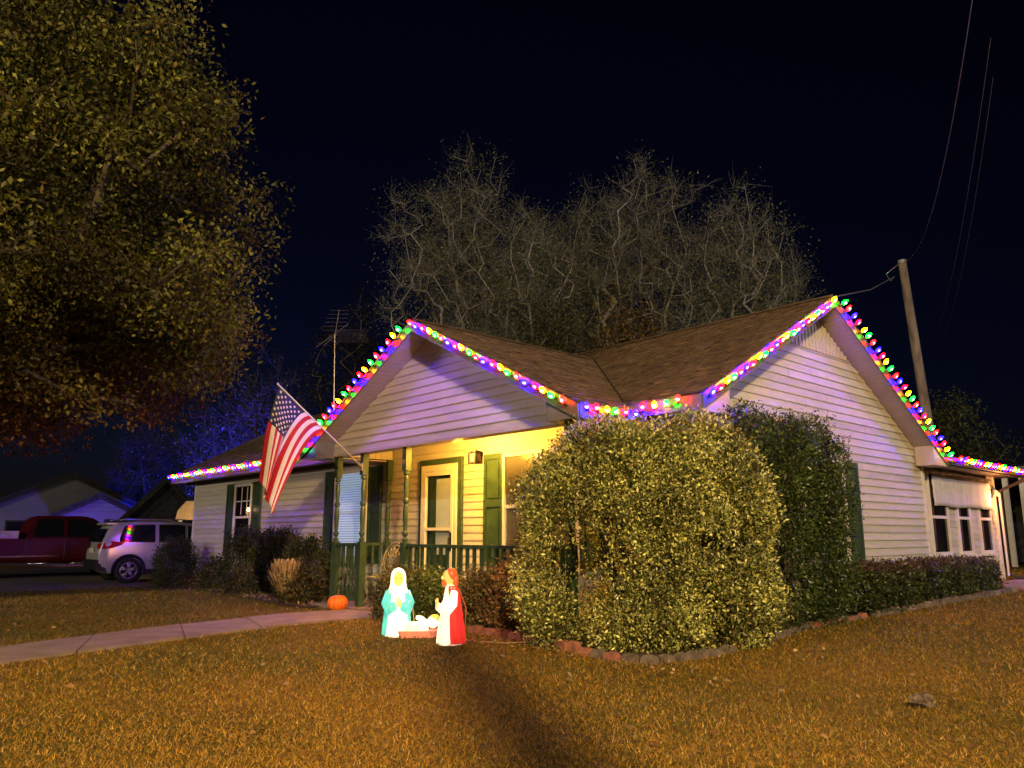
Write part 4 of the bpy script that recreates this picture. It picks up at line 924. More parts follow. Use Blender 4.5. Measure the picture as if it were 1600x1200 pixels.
# the big clipped bush, thin at its lower left
rtv = np.array([RT.x, RT.y]); bc = np.array([-5.27, 6.64])
def bigthin(P):
    u = (P[:, :2] - bc) @ rtv; z = P[:, 2]
    f = np.ones(len(P)); f *= 1 - .90 * np.exp(-(((u + .72) / .46) ** 2 + ((z - .85) / .58) ** 2) ** 2)
    f *= 1 - .35 * np.exp(-((u + .25) / .25) ** 2 - ((z - .5) / .3) ** 2); return f
shrub('bush', 'huge rounded clipped bush with pale yellow green leaves at the house corner', tuple(bc), (1.29, .95, 2.30), 195000, (.038, .019), [(.44, .43, .11), (.22, .245, .06), (.68, .66, .24), (.05, .06, .02), (.18, .14, .05)], [4, 3.6, 2.4, 3.0, .8], 3.3, mat=LEAFG, thick=.34, lump=.06, thin=bigthin, yaw=YAW, cl=7, cat='bush', skew=.07, sprigs=220, hollow=.85)
shrub('bush', 'tall dark green boxy evergreen right behind the huge pale bush', (-4.80, 8.62), (.42, 1.36, 2.40), 66000, (.042, .02), [(.05, .078, .018), (.032, .052, .012), (.08, .11, .026)], [4, 4, 1.3], 6.0, mat=LEAFG, thick=.4, lump=.05, cl=7, cat='bush', sprigs=160, hollow=.5)
shrub('hedge', 'low clipped hedge with reddish brown top under the side gable wall', (-4.78, 12.75), (.36, 2.75, .56), 46000, (.045, .024), [(.045, .062, .018), (.03, .045, .013), (.08, .08, .03)], [4, 4, 1], 6.5, mat=LEAFG, thick=.5, lump=.03, topcol=(.10, .052, .04), cl=6, cat='hedge')
GL = 'shrubs along the left wing'
shrub('shrub', 'rounded upright green shrub at the left corner of the house', (-19.45, 6.75), (.42, .42, 1.12), 9000, (.06, .018), [(.05, .075, .02), (.035, .05, .015), (.08, .1, .03)], [4, 4, 1], 3, GL, thick=.35, rise=1.2)
shrub('shrub', 'dark upright shrub below the left wing window', (-15.95, 6.95), (.48, .35, 1.18), 9000, (.05, .024), [(.032, .038, .016), (.02, .026, .012), (.055, .06, .028)], [4, 4, 1], 3, GL)
shrub('shrub', 'broad green shrub right of the left wing window', (-14.5, 6.95), (.62, .36, 1.15), 11000, (.05, .024), [(.04, .05, .016), (.026, .034, .012), (.075, .08, .026)], [4, 4, 1], 3, GL)
shrub('shrub', 'green shrub between the broad shrub and the porch', (-13.3, 6.9), (.5, .34, 1.0), 9000, (.05, .024), [(.045, .056, .018), (.03, .038, .013), (.085, .09, .03)], [4, 4, 1.2], 3, GL)
shrub('shrub', 'small grey green shrub next to the left corner shrub', (-18.25, 6.7), (.34, .3, .42), 3000, (.05, .024), [(.06, .06, .04), (.035, .035, .025)], [3, 3], 2.3, GL)
shrub('shrub', 'small reddish shrub by the white drain cap', (-17.2, 6.6), (.22, .24, .38), 2000, (.05, .022), [(.07, .03, .03), (.05, .04, .025)], [3, 2], 2.2, GL)
shrub('shrub', 'small leafy plant in front of the dark upright shrub', (-16.35, 6.5), (.3, .28, .62), 2600, (.055, .026), [(.045, .055, .025), (.08, .075, .05)], [4, 1], 2.2, GL)
shrub('shrub', 'low pale tipped shrub left of the dead grass clump', (-14.75, 6.4), (.4, .28, .52), 3600, (.05, .022), [(.05, .055, .03), (.10, .085, .07)], [4, 1.3], 2.2, GL)
shrub('shrub', 'pinkish leafy shrub beside the pumpkin', (-12.15, 6.25), (.36, .32, .66), 4600, (.05, .024), [(.06, .07, .025), (.12, .075, .06), (.04, .045, .02)], [4, 2, 3], 2.3, GL)
GP = 'low shrubs in front of the porch railing'
shrub('shrub', 'bushy green shrub behind the lit woman figure', (-8.1, 6.02), (.46, .27, .62), 8000, (.045, .02), [(.13, .17, .035), (.085, .115, .025), (.18, .19, .05)], [4, 3, 1], 2.8, GP, mat=LEAFG)
shrub('shrub', 'brownish green shrub behind the lit man figure', (-7.25, 6.12), (.36, .26, .66), 6000, (.05, .02), [(.17, .13, .05), (.11, .11, .04), (.21, .12, .05)], [4, 3, 1.5], 2.5, GP)
shrub('shrub', 'rusty orange leaved shrub between the railing and the big bush', (-6.62, 6.14), (.36, .26, .74), 6500, (.055, .02), [(.28, .13, .045), (.18, .13, .055), (.34, .21, .10), (.09, .07, .035)], [3, 3, 1.5, 2], 2.4, GP)
shrub('shrub', 'mounded dull green shrub at the porch steps', (-9.0, 6.1), (.40, .25, .62), 5600, (.042, .02), [(.10, .10, .04), (.07, .07, .03), (.15, .12, .06)], [4, 4, 1], 2.6, GP)
# dead ornamental grass clump
dg_ = onG(446, 942); t = thing('grass_clump', 'dead tan ornamental grass clump in the bed by the walkway', 'dry grass', (dg_.x, dg_.y, dg_.z)); nb = 420
a = rng.random(nb) * 2 * math.pi; sp = rng.random(nb) ** .7 * .30; L_ = .42 + .30 * rng.random(nb)
B0 = np.stack([dg_.x + .05 * np.cos(a), dg_.y + .05 * np.sin(a), np.full(nb, dg_.z)], 1); T0 = B0 + np.stack([sp * np.cos(a), sp * np.sin(a), L_], 1)
S0 = np.stack([-np.sin(a), np.cos(a), 0 * a], 1) * .009; S1 = S0 * rng.uniform(.4, 1.6, (nb, 1))
npmesh('blades', np.stack([B0 - S0, B0 + S0, T0 + S1, T0 - S1], 1).reshape(-1, 3), 4, DRY, t, mixcol(nb, [(.52, .38, .22), (.36, .25, .13)], [1, 1], .2))
# white drain cap, garden ornament, dark clod
def rockmesh(name, c, r, mat, parent=None, seed=0, seg=12):
    rs = np.random.default_rng(seed); m = MB(); m.sphere(c, r, seg, 8); V = np.array(m.v); cc = np.array(c)
    ph = rs.random(6) * 6; dd = (V - cc) / np.array(r if hasattr(r, '__len__') else (r, r, r))
    V = cc + (V - cc) * (1 + .22 * np.sin(dd[:, :1] * 5 + ph[0]) * np.sin(dd[:, 1:2] * 6 + ph[1]) + .15 * np.sin(dd[:, 2:] * 9 + ph[2] + dd[:, :1] * 8)); m.v = [tuple(v) for v in V]
    return m.build(name, mat, parent, False)
gq = onG(1440, 1106); cl_ = thing('wood_chunk', 'broken chunk of weathered wood lying on the lawn', 'wood chunk', (gq.x, gq.y, gq.z))
WCH = pmat('weathered_wood', (.15, .11, .085), .95, .45, 30, bump=.8)
for k, (dx, dy, dz, ln_, an_) in enumerate([(0, 0, .035, .14, 20), (.03, .03, .06, .10, -30), (-.01, .035, .045, .12, 60), (.04, 0, .03, .09, 5)]):
    m = MB(); c_ = gq + Vector((dx, dy, dz)); u = Vector((math.cos(R(an_)), math.sin(R(an_)), random.uniform(-.25, .25))) * ln_ / 2
    m.tube([c_ - u, c_ - u * .3 + Vector((0, 0, .008)), c_ + u * .5, c_ + u], [.022, .03, .026, .012], 7); m.build('splinter', WCH, cl_)
go = onG(1312, 966); gn = thing('garden_figurine', 'small white garden figurine at the foot of the dark evergreen', 'figurine', (go.x, go.y, go.z))
m = MB(); m.lathe([(.055, 0), (.05, .03), (.03, .05), (.04, .10), (.032, .16), (.018, .19)], go, 12); m.build('body', TRIM, gn, True)
m = MB(); m.sphere(go + Vector((0, 0, .225)), (.03, .03, .04), 10, 7); m.build('head', TRIM, gn, True)
m = MB(); m.tube([go + Vector((-.03, -.01, .17)), go + Vector((-.07, -.03, .10)), go + Vector((-.06, -.05, .03))], .012, 6); m.build('arm', TRIM, gn, True)
vq = onG(338, 914); vq2 = thing('drain_cap', 'small white plastic drain cap at the bed edge', 'drain cap', (vq.x, vq.y, vq.z)); m = MB(); m.lathe([(.07, 0), (.07, .06), (.05, .075), (.01, .078)], vq, 12); m.build('cap', TRIM, vq2, True)
m = MB(); m.lathe([(.085, 0), (.085, .012), (.06, .016)], vq, 12); m.build('flange', TRIM, vq2, True)

# ------------------------------------------------------------------ trees: branches grown towards points spread in the crown
def tree(name, label, base, trunk, pts, r0, leafn, leaf, cols, w, bark=BARK, group=None, twigs=0, twiglen=.35, cluster=.32, cvar=.3, hw=1.0, step=.55, lmat=LEAF, minr=.006, var=.25, jit=.10, colf=None, droop=0.0, twigw=.006):
    base = Vector(base); t = thing(name, label, 'tree', base, group)
    nodes = [np.array(base)] + [np.array(base + Vector(p)) for p in trunk]; par = [-1] + list(range(len(trunk))); first = max(1, len(trunk) - 2)
    top = nodes[-1]; order = np.argsort(np.linalg.norm(pts - top, axis=1))
    cap = len(pts) * 8 + 50; NA = np.zeros((cap, 3)); NA[:len(nodes)] = nodes; nn = len(nodes); dep = np.zeros(cap); 
    tips = []
    for i in order:
        p = pts[i]; dv = NA[first:nn] - p; dist = np.linalg.norm(dv * np.array([hw, hw, 1]), axis=1) + .18 * dep[first:nn] + 1.2 * np.maximum(0, NA[first:nn, 2] - p[2])
        j = first + int(np.argmin(dist)); q = NA[j].copy(); L_ = np.linalg.norm(p - q); ns = max(1, int(L_ / step)); pr = j
        for s in range(1, ns + 1):
            x = q + (p - q) * s / ns
            if s < ns: x = x + rng.normal(size=3) * jit * min(1, L_); x[2] += .10 * L_ * math.sin(math.pi * s / ns)
            if nn >= cap: break
            NA[nn] = x; par.append(pr); dep[nn] = dep[pr] + L_ / ns; pr = nn; nn += 1
        tips.append(pr)
    cnt = np.zeros(nn); 
    for q in tips: cnt[q] += 1
    for q in range(nn - 1, 0, -1): cnt[par[q]] += cnt[q]
    rad = np.maximum(minr, r0 * (np.maximum(cnt, .5) / max(1, cnt[0])) ** .47)
    m = MB()
    for q in range(1, nn):
        a, b = NA[par[q]], NA[q]; d = b - a; L_ = np.linalg.norm(d)
        if L_ < 1e-6: continue
        d = d / L_; u = np.cross(d, [0, 0, 1] if abs(d[2]) < .9 else [1, 0, 0]); u /= np.linalg.norm(u); v = np.cross(d, u)
        ra, rb = min(rad[par[q]], rad[q] * 1.35), rad[q]; sg = 8 if rb > .06 else (5 if rb > .015 else 3)
        an_ = [2 * math.pi * k / sg for k in range(sg)]
        V = [a + (u * math.cos(x) + v * math.sin(x)) * ra - d * ra * .2 for x in an_] + [b + (u * math.cos(x) + v * math.sin(x)) * rb for x in an_]
        m.add(V, [(k, (k + 1) % sg, (k + 1) % sg + sg, k + sg) for k in range(sg)])
    m.build('trunk', bark, t, True)
    TP = NA[np.array(tips)]
    if twigs:
        P0 = np.repeat(TP, twigs, axis=0) + rng.normal(size=(len(TP) * twigs, 3)) * .06; D = rdir(len(P0), .7); D[:, 2] -= droop; D /= np.linalg.norm(D, axis=1, keepdims=True)
        L_ = twiglen * rng.uniform(.5, 1.4, (len(P0), 1)); S = np.cross(D, rng.normal(size=D.shape)); S /= np.linalg.norm(S, axis=1, keepdims=True)
        mid = P0 + D * L_ * .5 + rng.normal(size=P0.shape) * .04; e = P0 + D * L_ + rng.normal(size=P0.shape) * .05
        Q = np.concatenate([np.stack([P0 - S * twigw, P0 + S * twigw, mid + S * twigw * .7, mid - S * twigw * .7], 1).reshape(-1, 3), np.stack([mid - S * twigw * .7, mid + S * twigw * .7, e + S * twigw * .25, e - S * twigw * .25], 1).reshape(-1, 3)])
        npmesh('twigs', Q, 4, TWIGL if bark is BARKL else bark, t)
    if leafn:
        k = max(1, leafn // len(TP)); P = np.repeat(TP, k, axis=0); P = P + rng.normal(size=P.shape).clip(-1.7, 1.7) * cluster * np.array([1, 1, .75]); D = rdir(len(P), -.35)
        cc = mixcol(len(P), cols, w, var) * np.repeat((1 + cvar * rng.normal(size=(len(TP), 1))).clip(.3, 2.0), k, axis=0)
        if colf is not None: cc = colf(P, cc)
        npmesh('crown', leaves(P, D, *leaf), 4, lmat, t, cc)
    return t
def blob(n, c, r, inner=.35, power=2.2, zfloor=None):
    d = rng.normal(size=(n, 3)); d /= np.linalg.norm(d, axis=1, keepdims=True)
    k = (np.abs(d) ** power).sum(1) ** (-1 / power); rr = k * (inner + (1 - inner) * rng.random(n) ** .5)
    lump = 1 + .16 * np.sin(d[:, 0] * 4 + c[0]) * np.sin(d[:, 1] * 5 + c[1]) + .13 * np.sin(d[:, 2] * 7 + d[:, 0] * 5)
    P = np.array(c) + d * (rr * lump)[:, None] * np.array(r)
    if zfloor is not None: P = P[P[:, 2] > zfloor]
    return P
# the big yard tree whose crown fills the upper left
TB = (-10.6, -.35, gzf(-10.6, -.35))
pts = np.concatenate([blob(470, (-10.9, .1, 5.5), (3.5, 3.5, 4.3), .30, zfloor=2.8), blob(120, (-10.1, 2.5, 5.2), (2.0, 1.7, 2.0), .3), blob(85, (-12.0, 1.0, 3.1), (2.4, 1.8, 1.0), .3), blob(60, (-11.3, 3.2, 4.0), (1.6, 1.3, 1.2), .3)])
def treecol(P, c):
    f = np.clip((4.6 - P[:, 2]) / 2.2, 0, 1)[:, None] * np.clip((-10.2 - P[:, 0]) / 1.5 + .5, .15, 1)[:, None]; return c * (1 - f) + np.array([.105, .046, .012]) * f * (.6 + .8 * rng.random((len(P), 1)))
tree('yard_tree', 'large tree with olive and russet autumn leaves overhanging the walkway', TB, [(.02, .02, .7), (.08, .05, 1.6), (.1, .15, 2.3), (.15, .2, 3.0), (.2, .25, 4.2)], pts, .30, 285000, (.064, .034), [(.064, .070, .011), (.036, .042, .007), (.104, .108, .019), (.066, .044, .011)], [4, 3, 2, 1.2], BARKD, cluster=.24, cvar=.65, colf=treecol, twigs=4, twiglen=.4, jit=.12)
# bare-branched trees behind the house
GT = 'half bare trees behind the house roof'
def backtree(px, top_y, dist, half_px, label, n=330, leafn=2600, cols=((.15, .165, .09), (.11, .125, .07)), w=(1, 1), low=.30, bark=BARKL, tw=9, lx=0):
    p = onD(px, HORIZON, dist); hgt = CAM_H + dist * (HORIZON - top_y) / F_PX * .99; rw = dist * half_px / F_PX
    b = (p.x, p.y, gzf(p.x, p.y) - .05); zc = hgt * (1 + low) / 2; rz = hgt * (1 - low) / 2
    P = blob(n, (p.x + lx, p.y, zc), (rw * 1.1, rw * 1.1, rz * .94), .25, 2.2); P = np.concatenate([P, blob(n // 3, (p.x, p.y, zc + rz * .3), (rw * .7, rw * .7, rz * .62), .2)])
    return tree('bare_tree', label, b, [(random.uniform(-.1, .1), random.uniform(-.1, .1), hgt * .12), (random.uniform(-.2, .2), random.uniform(-.2, .2), hgt * .22), (random.uniform(-.3, .3), random.uniform(-.3, .3), hgt * .33)], P, .14, leafn * 9, (.075, .042), cols, w, bark, GT, twigs=tw + 4, twiglen=.65, cluster=.40, cvar=.4, hw=1.2, step=.8, minr=.011, jit=.035, twigw=.005)
backtree(712, 222, 27, 112, 'tall half bare tree rising behind the porch gable peak', 380)
backtree(822, 318, 25, 78, 'shorter half bare tree between the two tallest behind the roof', 240, 2600)
backtree(905, 296, 29, 80, 'slender half bare tree in the middle of the row behind the roof', 240, 1600)
backtree(1010, 236, 27, 100, 'tall half bare tree with pale branches above the roof valley', 360, 1500)
backtree(1165, 300, 26, 100, 'wide spreading half bare tree behind the side gable ridge', 380, 2400)
def leafy(px, top_y, dist, half_px, label, leafn, cols, w, leaf=(.12, .06), group=None, n=130, bark=BARK, low=.1):
    p = onD(px, HORIZON, dist); hgt = CAM_H + dist * (HORIZON - top_y) / F_PX; rw = dist * half_px / F_PX
    P = blob(n, (p.x, p.y, hgt * (1 + low) / 2), (rw, rw, hgt * (1 - low) / 2), .3, 2.4)
    return tree('leafy_tree', label, (p.x, p.y, gzf(p.x, p.y) - .05), [(0, 0, hgt * .08), (.05, 0, hgt * .15), (.05, .05, hgt * .2)], P, .12, leafn, leaf, cols, w, bark, group, cluster=.38, step=.7, minr=.01, twigs=2)
leafy(868, 452, 22, 34, 'dense olive green tree just above the roof valley', 9000, [(.06, .065, .02), (.04, .045, .016)], [1, 1])
leafy(985, 478, 21, 58, 'yellow brown leaved thicket showing above the main roof ridge', 9000, [(.15, .10, .03), (.09, .075, .025)], [1, 1])
leafy(700, 440, 30, 90, 'dark thicket behind the porch roof', 7000, [(.05, .045, .03), (.035, .035, .02)], [1, 1])
leafy(1235, 420, 31, 40, 'dark leafy tree at the right end of the row behind the ridge', 5000, [(.05, .055, .03), (.035, .04, .022)], [1, 1])
leafy(545, 470, 38, 75, 'very dark tree behind the television aerial', 9000, [(.022, .02, .02), (.03, .026, .025)], [1, 1], (.16, .08))
leafy(1495, 655, 33, 42, 'dense evergreen tree beyond the sunroom roof', 8000, [(.07, .08, .03), (.045, .055, .022)], [1, 1], (.14, .07))
leafy(1560, 705, 38, 30, 'smaller evergreen beside the dense one past the sunroom', 5000, [(.06, .065, .03), (.04, .045, .022)], [1, 1], (.14, .07))
GBL = 'bare trees glowing blue beyond the left wing'
def bluetree(px, top_y, dist, half_px, label):
    p = onD(px, HORIZON, dist); hgt = CAM_H + dist * (HORIZON - top_y) / F_PX; rw = dist * half_px / F_PX
    P = blob(230, (p.x, p.y, hgt * .6), (rw, rw, hgt * .42), .2, 1.9)
    tree('bare_tree', label, (p.x, p.y, gzf(p.x, p.y) - .05), [(0, 0, hgt * .1), (.1, 0, hgt * .2), (.1, .1, hgt * .28)], P, .2, 900, (.14, .06), [(.2, .2, .2)], [1], BARKD, GBL, twigs=8, twiglen=.9, cluster=.35, step=.8, minr=.02, twigw=.014)
bluetree(405, 575, 40, 62, 'bare tree lit blue behind the flag')
bluetree(340, 640, 44, 60, 'bare tree lit blue above the left end of the roof')
bluetree(222, 690, 50, 55, 'bare tree lit blue beside the neighbouring gables')

# ------------------------------------------------------------------ neighbours at the left, lit blue by their own floodlight
def flood(label, p, aim, color, power):
    t = thing('floodlight', label, 'floodlight', p); p = Vector(p)
    m = MB(); m.tube([p, p + Vector((0, 0, .35))], .02, 6); m.build('stake', BLACK, t)
    m = MB(); m.box((p.x - .12, p.y - .05, p.z + .3), (p.x + .12, p.y + .05, p.z + .5)); m.build('housing', BLACK, t)
    m = MB(); m.box((p.x - .1, p.y - .058, p.z + .32), (p.x + .1, p.y - .052, p.z + .48)); m.build('lens', emat('blue_lens_%d' % len(MATS), color, 6), t)
    ld = bpy.data.lights.new('flood_bulb', 'SPOT'); ld.energy = power; ld.color = color; ld.shadow_soft_size = .12; ld.spot_size = R(100); ld.spot_blend = .4
    lo = bpy.data.objects.new('flood_bulb', ld); C.objects.link(lo); lo.parent = t; lo.location = (0, 0, .62); lo.rotation_euler = (Vector(aim) - p - Vector((0, 0, .62))).to_track_quat('-Z', 'Y').to_euler()
nb_ = onD(372, HORIZON, 37); flood('blue floodlight on a stake among the neighbouring trees', (nb_.x, nb_.y, gzf(nb_.x, nb_.y)), tuple(onD(345, 655, 45)), (.02, .03, 1), 15000)
nb_ = onD(110, HORIZON, 37); flood('violet blue floodlight on a stake in the neighbouring yard', (nb_.x, nb_.y, gzf(nb_.x, nb_.y)), tuple(onD(125, 770, 44)), (.20, .10, 1), 1100)
def neighbour(label, apex, dist, halfw, eave_y, depth, wallm, base_drop=0, name='neighbour_house'):
    """gable-fronted house whose gable faces the viewer; apex/eaves from pixels at a set distance"""
    A = onD(apex[0], apex[1], dist); ez = onD(apex[0], eave_y, dist).z; hw = dist * halfw / F_PX; g = gzf(A.x, A.y)
    hd = Vector((-A.x, -A.y, 0)).normalized(); r = Vector((-hd.y, hd.x, 0)); t = thing(name, label, 'house', (A.x, A.y, g))
    P = lambda u, d, z: Vector((A.x, A.y, 0)) + r * u - hd * d + Vector((0, 0, z))
    m = MB(); m.prism([P(-hw, 0, g - .1), P(hw, 0, g - .1), P(hw, 0, ez), P(0, 0, A.z), P(-hw, 0, ez)], tuple(-hd * depth)); wl = m.build('wall', wallm, t)
    n = int((A.z - ez) / .2)
    for k in range(n):
        z0 = ez + k * .2; w0 = hw * (A.z - z0) / (A.z - ez); w1 = hw * (A.z - z0 - .19) / (A.z - ez)
        if w1 > .1: m = MB(); m.prism([P(-w0, -.005, z0), P(w0, -.005, z0), P(w1, -.005, z0 + .19), P(-w1, -.005, z0 + .19)], tuple(hd * .02)); m.build('siding_board', wallm, wl)
    m = MB(); s = (A.z - ez) / hw
    for q in (-1, 1): m.prism([P(0, -.35, A.z + .12), P(q * (hw + .4), -.35, ez - .4 * s + .12), P(q * (hw + .4), depth, ez - .4 * s + .12), P(0, depth, A.z + .12)], (0, 0, .14))
    m.build('roof', NROOF, t)
    m = MB()
    for q in (-1, 1): m.prism([P(0, -.37, A.z + .1), P(q * (hw + .42), -.37, ez - .4 * s + .1), P(q * (hw + .42), -.37, ez - .4 * s - .06), P(0, -.37, A.z - .06)], tuple(hd * .03))
    m.build('rake_fascia', NROOF, t)
    for u in (-.5, .45):
        m = MB(); m.prism([P(u * hw - .5, -.01, g + .9), P(u * hw + .5, -.01, g + .9), P(u * hw + .5, -.01, g + 2.0), P(u * hw - .5, -.01, g + 2.0)], tuple(hd * .04)); w = m.build('window', NROOF, t)
        m = MB(); m.prism([P(u * hw - .42, -.055, g + .98), P(u * hw + .42, -.055, g + .98), P(u * hw + .42, -.055, g + 1.92), P(u * hw - .42, -.055, g + 1.92)], tuple(hd * .01)); m.build('pane', DARKGL, w)
    return t
neighbour('neighbouring house with tall pale gable tinted violet beyond the pickup', (112, 745), 46, 112, 808, 9, NSIDE)
neighbour('lower pale gable of the garage in front of the violet tinted house', (158, 778), 41, 46, 806, 6, NSIDE, name='neighbour_garage')
neighbour('dark roofed outbuilding right behind the silver car', (262, 752), 34, 44, 806, 6, NROOF, name='outbuilding')
# tan porch column lit behind the car
pt = onD(292, 800, 27); tb = thing('patio_awning', 'tan lit awning on white posts behind the silver car', 'awning', (pt.x, pt.y, gzf(pt.x, pt.y)))
rr_ = Vector((RT.x, RT.y, 0)); zt = onD(292, 783, 27).z; zl = onD(292, 812, 27).z; fwd = Vector((FW.x, FW.y, 0)).normalized(); pb = Vector((pt.x, pt.y, 0))
m = MB(); m.prism([pb + rr_ * -.35 + Vector((0, 0, zl)), pb + rr_ * .6 + Vector((0, 0, zl)), pb + rr_ * .6 + Vector((0, 0, zt)), pb + rr_ * -.05 + Vector((0, 0, zt)), pb + rr_ * -.3 + Vector((0, 0, zt - .3))], tuple(fwd * 1.2)); m.build('canopy', TAN, tb)
for u in (-.2, .5):
    m = MB(); q = pb + rr_ * u; m.box((q.x - .05, q.y - .05, gzf(q.x, q.y) - .05), (q.x + .05, q.y + .05, zl + .02)); m.build('post', TRIM, tb)
ld = bpy.data.lights.new('awning_fill_bulb', 'POINT'); ld.energy = 30; ld.color = (1, .62, .25); ld.shadow_soft_size = .06
lo = bpy.data.objects.new('awning_fill_bulb', ld); C.objects.link(lo); q = pb - fwd * 1.0 + rr_ * .25; lo.location = (q.x, q.y, 2.1)
wl_ = thing('awning_fill_lamp', 'small warm fill lamp added on a post to light the tan awning', 'lamp', (q.x, q.y, gzf(q.x, q.y))); lo.parent = wl_; lo.location = (0, 0, 1.45 - gzf(q.x, q.y))  # unseen lamp added to brighten the awning, kept hidden behind the car
m = MB(); m.tube([(q.x, q.y, gzf(q.x, q.y)), (q.x, q.y, 1.05)], .02, 6); m.build('post', BLACK, wl_)
m = MB(); m.lathe([(.03, 1.05), (.06, 1.1), (.05, 1.22), (.01, 1.24)], (q.x, q.y, 0), 8); m.build('glass', emat('awning_fill_glass', (1, .6, .25), 3), wl_)
# right: neighbouring carport posts past the sunroom
cp = onD(1590, HORIZON, 30); cpo = thing('carport', 'grey carport with pale posts beyond the sunroom', 'carport', (cp.x, cp.y, gzf(cp.x, cp.y)))
for k in range(5):
    q = Vector((cp.x, cp.y, 0)) + rr_ * (-.75 + k * .55); m = MB(); m.box((q.x - .07, q.y - .07, .1), (q.x + .07, q.y + .07, 3.0)); m.build('post', TRIM, cpo)
m = MB(); a = Vector((cp.x, cp.y, 3.0)); m.prism([a - rr_ * 1.1 - fwd * .3, a + rr_ * 6 - fwd * .3, a + rr_ * 6 + fwd * 5, a - rr_ * 1.1 + fwd * 5], (0, 0, .28)); m.build('roof', NSIDE, cpo)
m = MB(); a = Vector((cp.x, cp.y, .1)) + fwd * 4.6; m.prism([a - rr_ * 1.1, a + rr_ * 6, a + rr_ * 6 + Vector((0, 0, 2.9)), a - rr_ * 1.1 + Vector((0, 0, 2.9))], tuple(fwd * .15)); m.build('back_wall', NROOF, cpo)

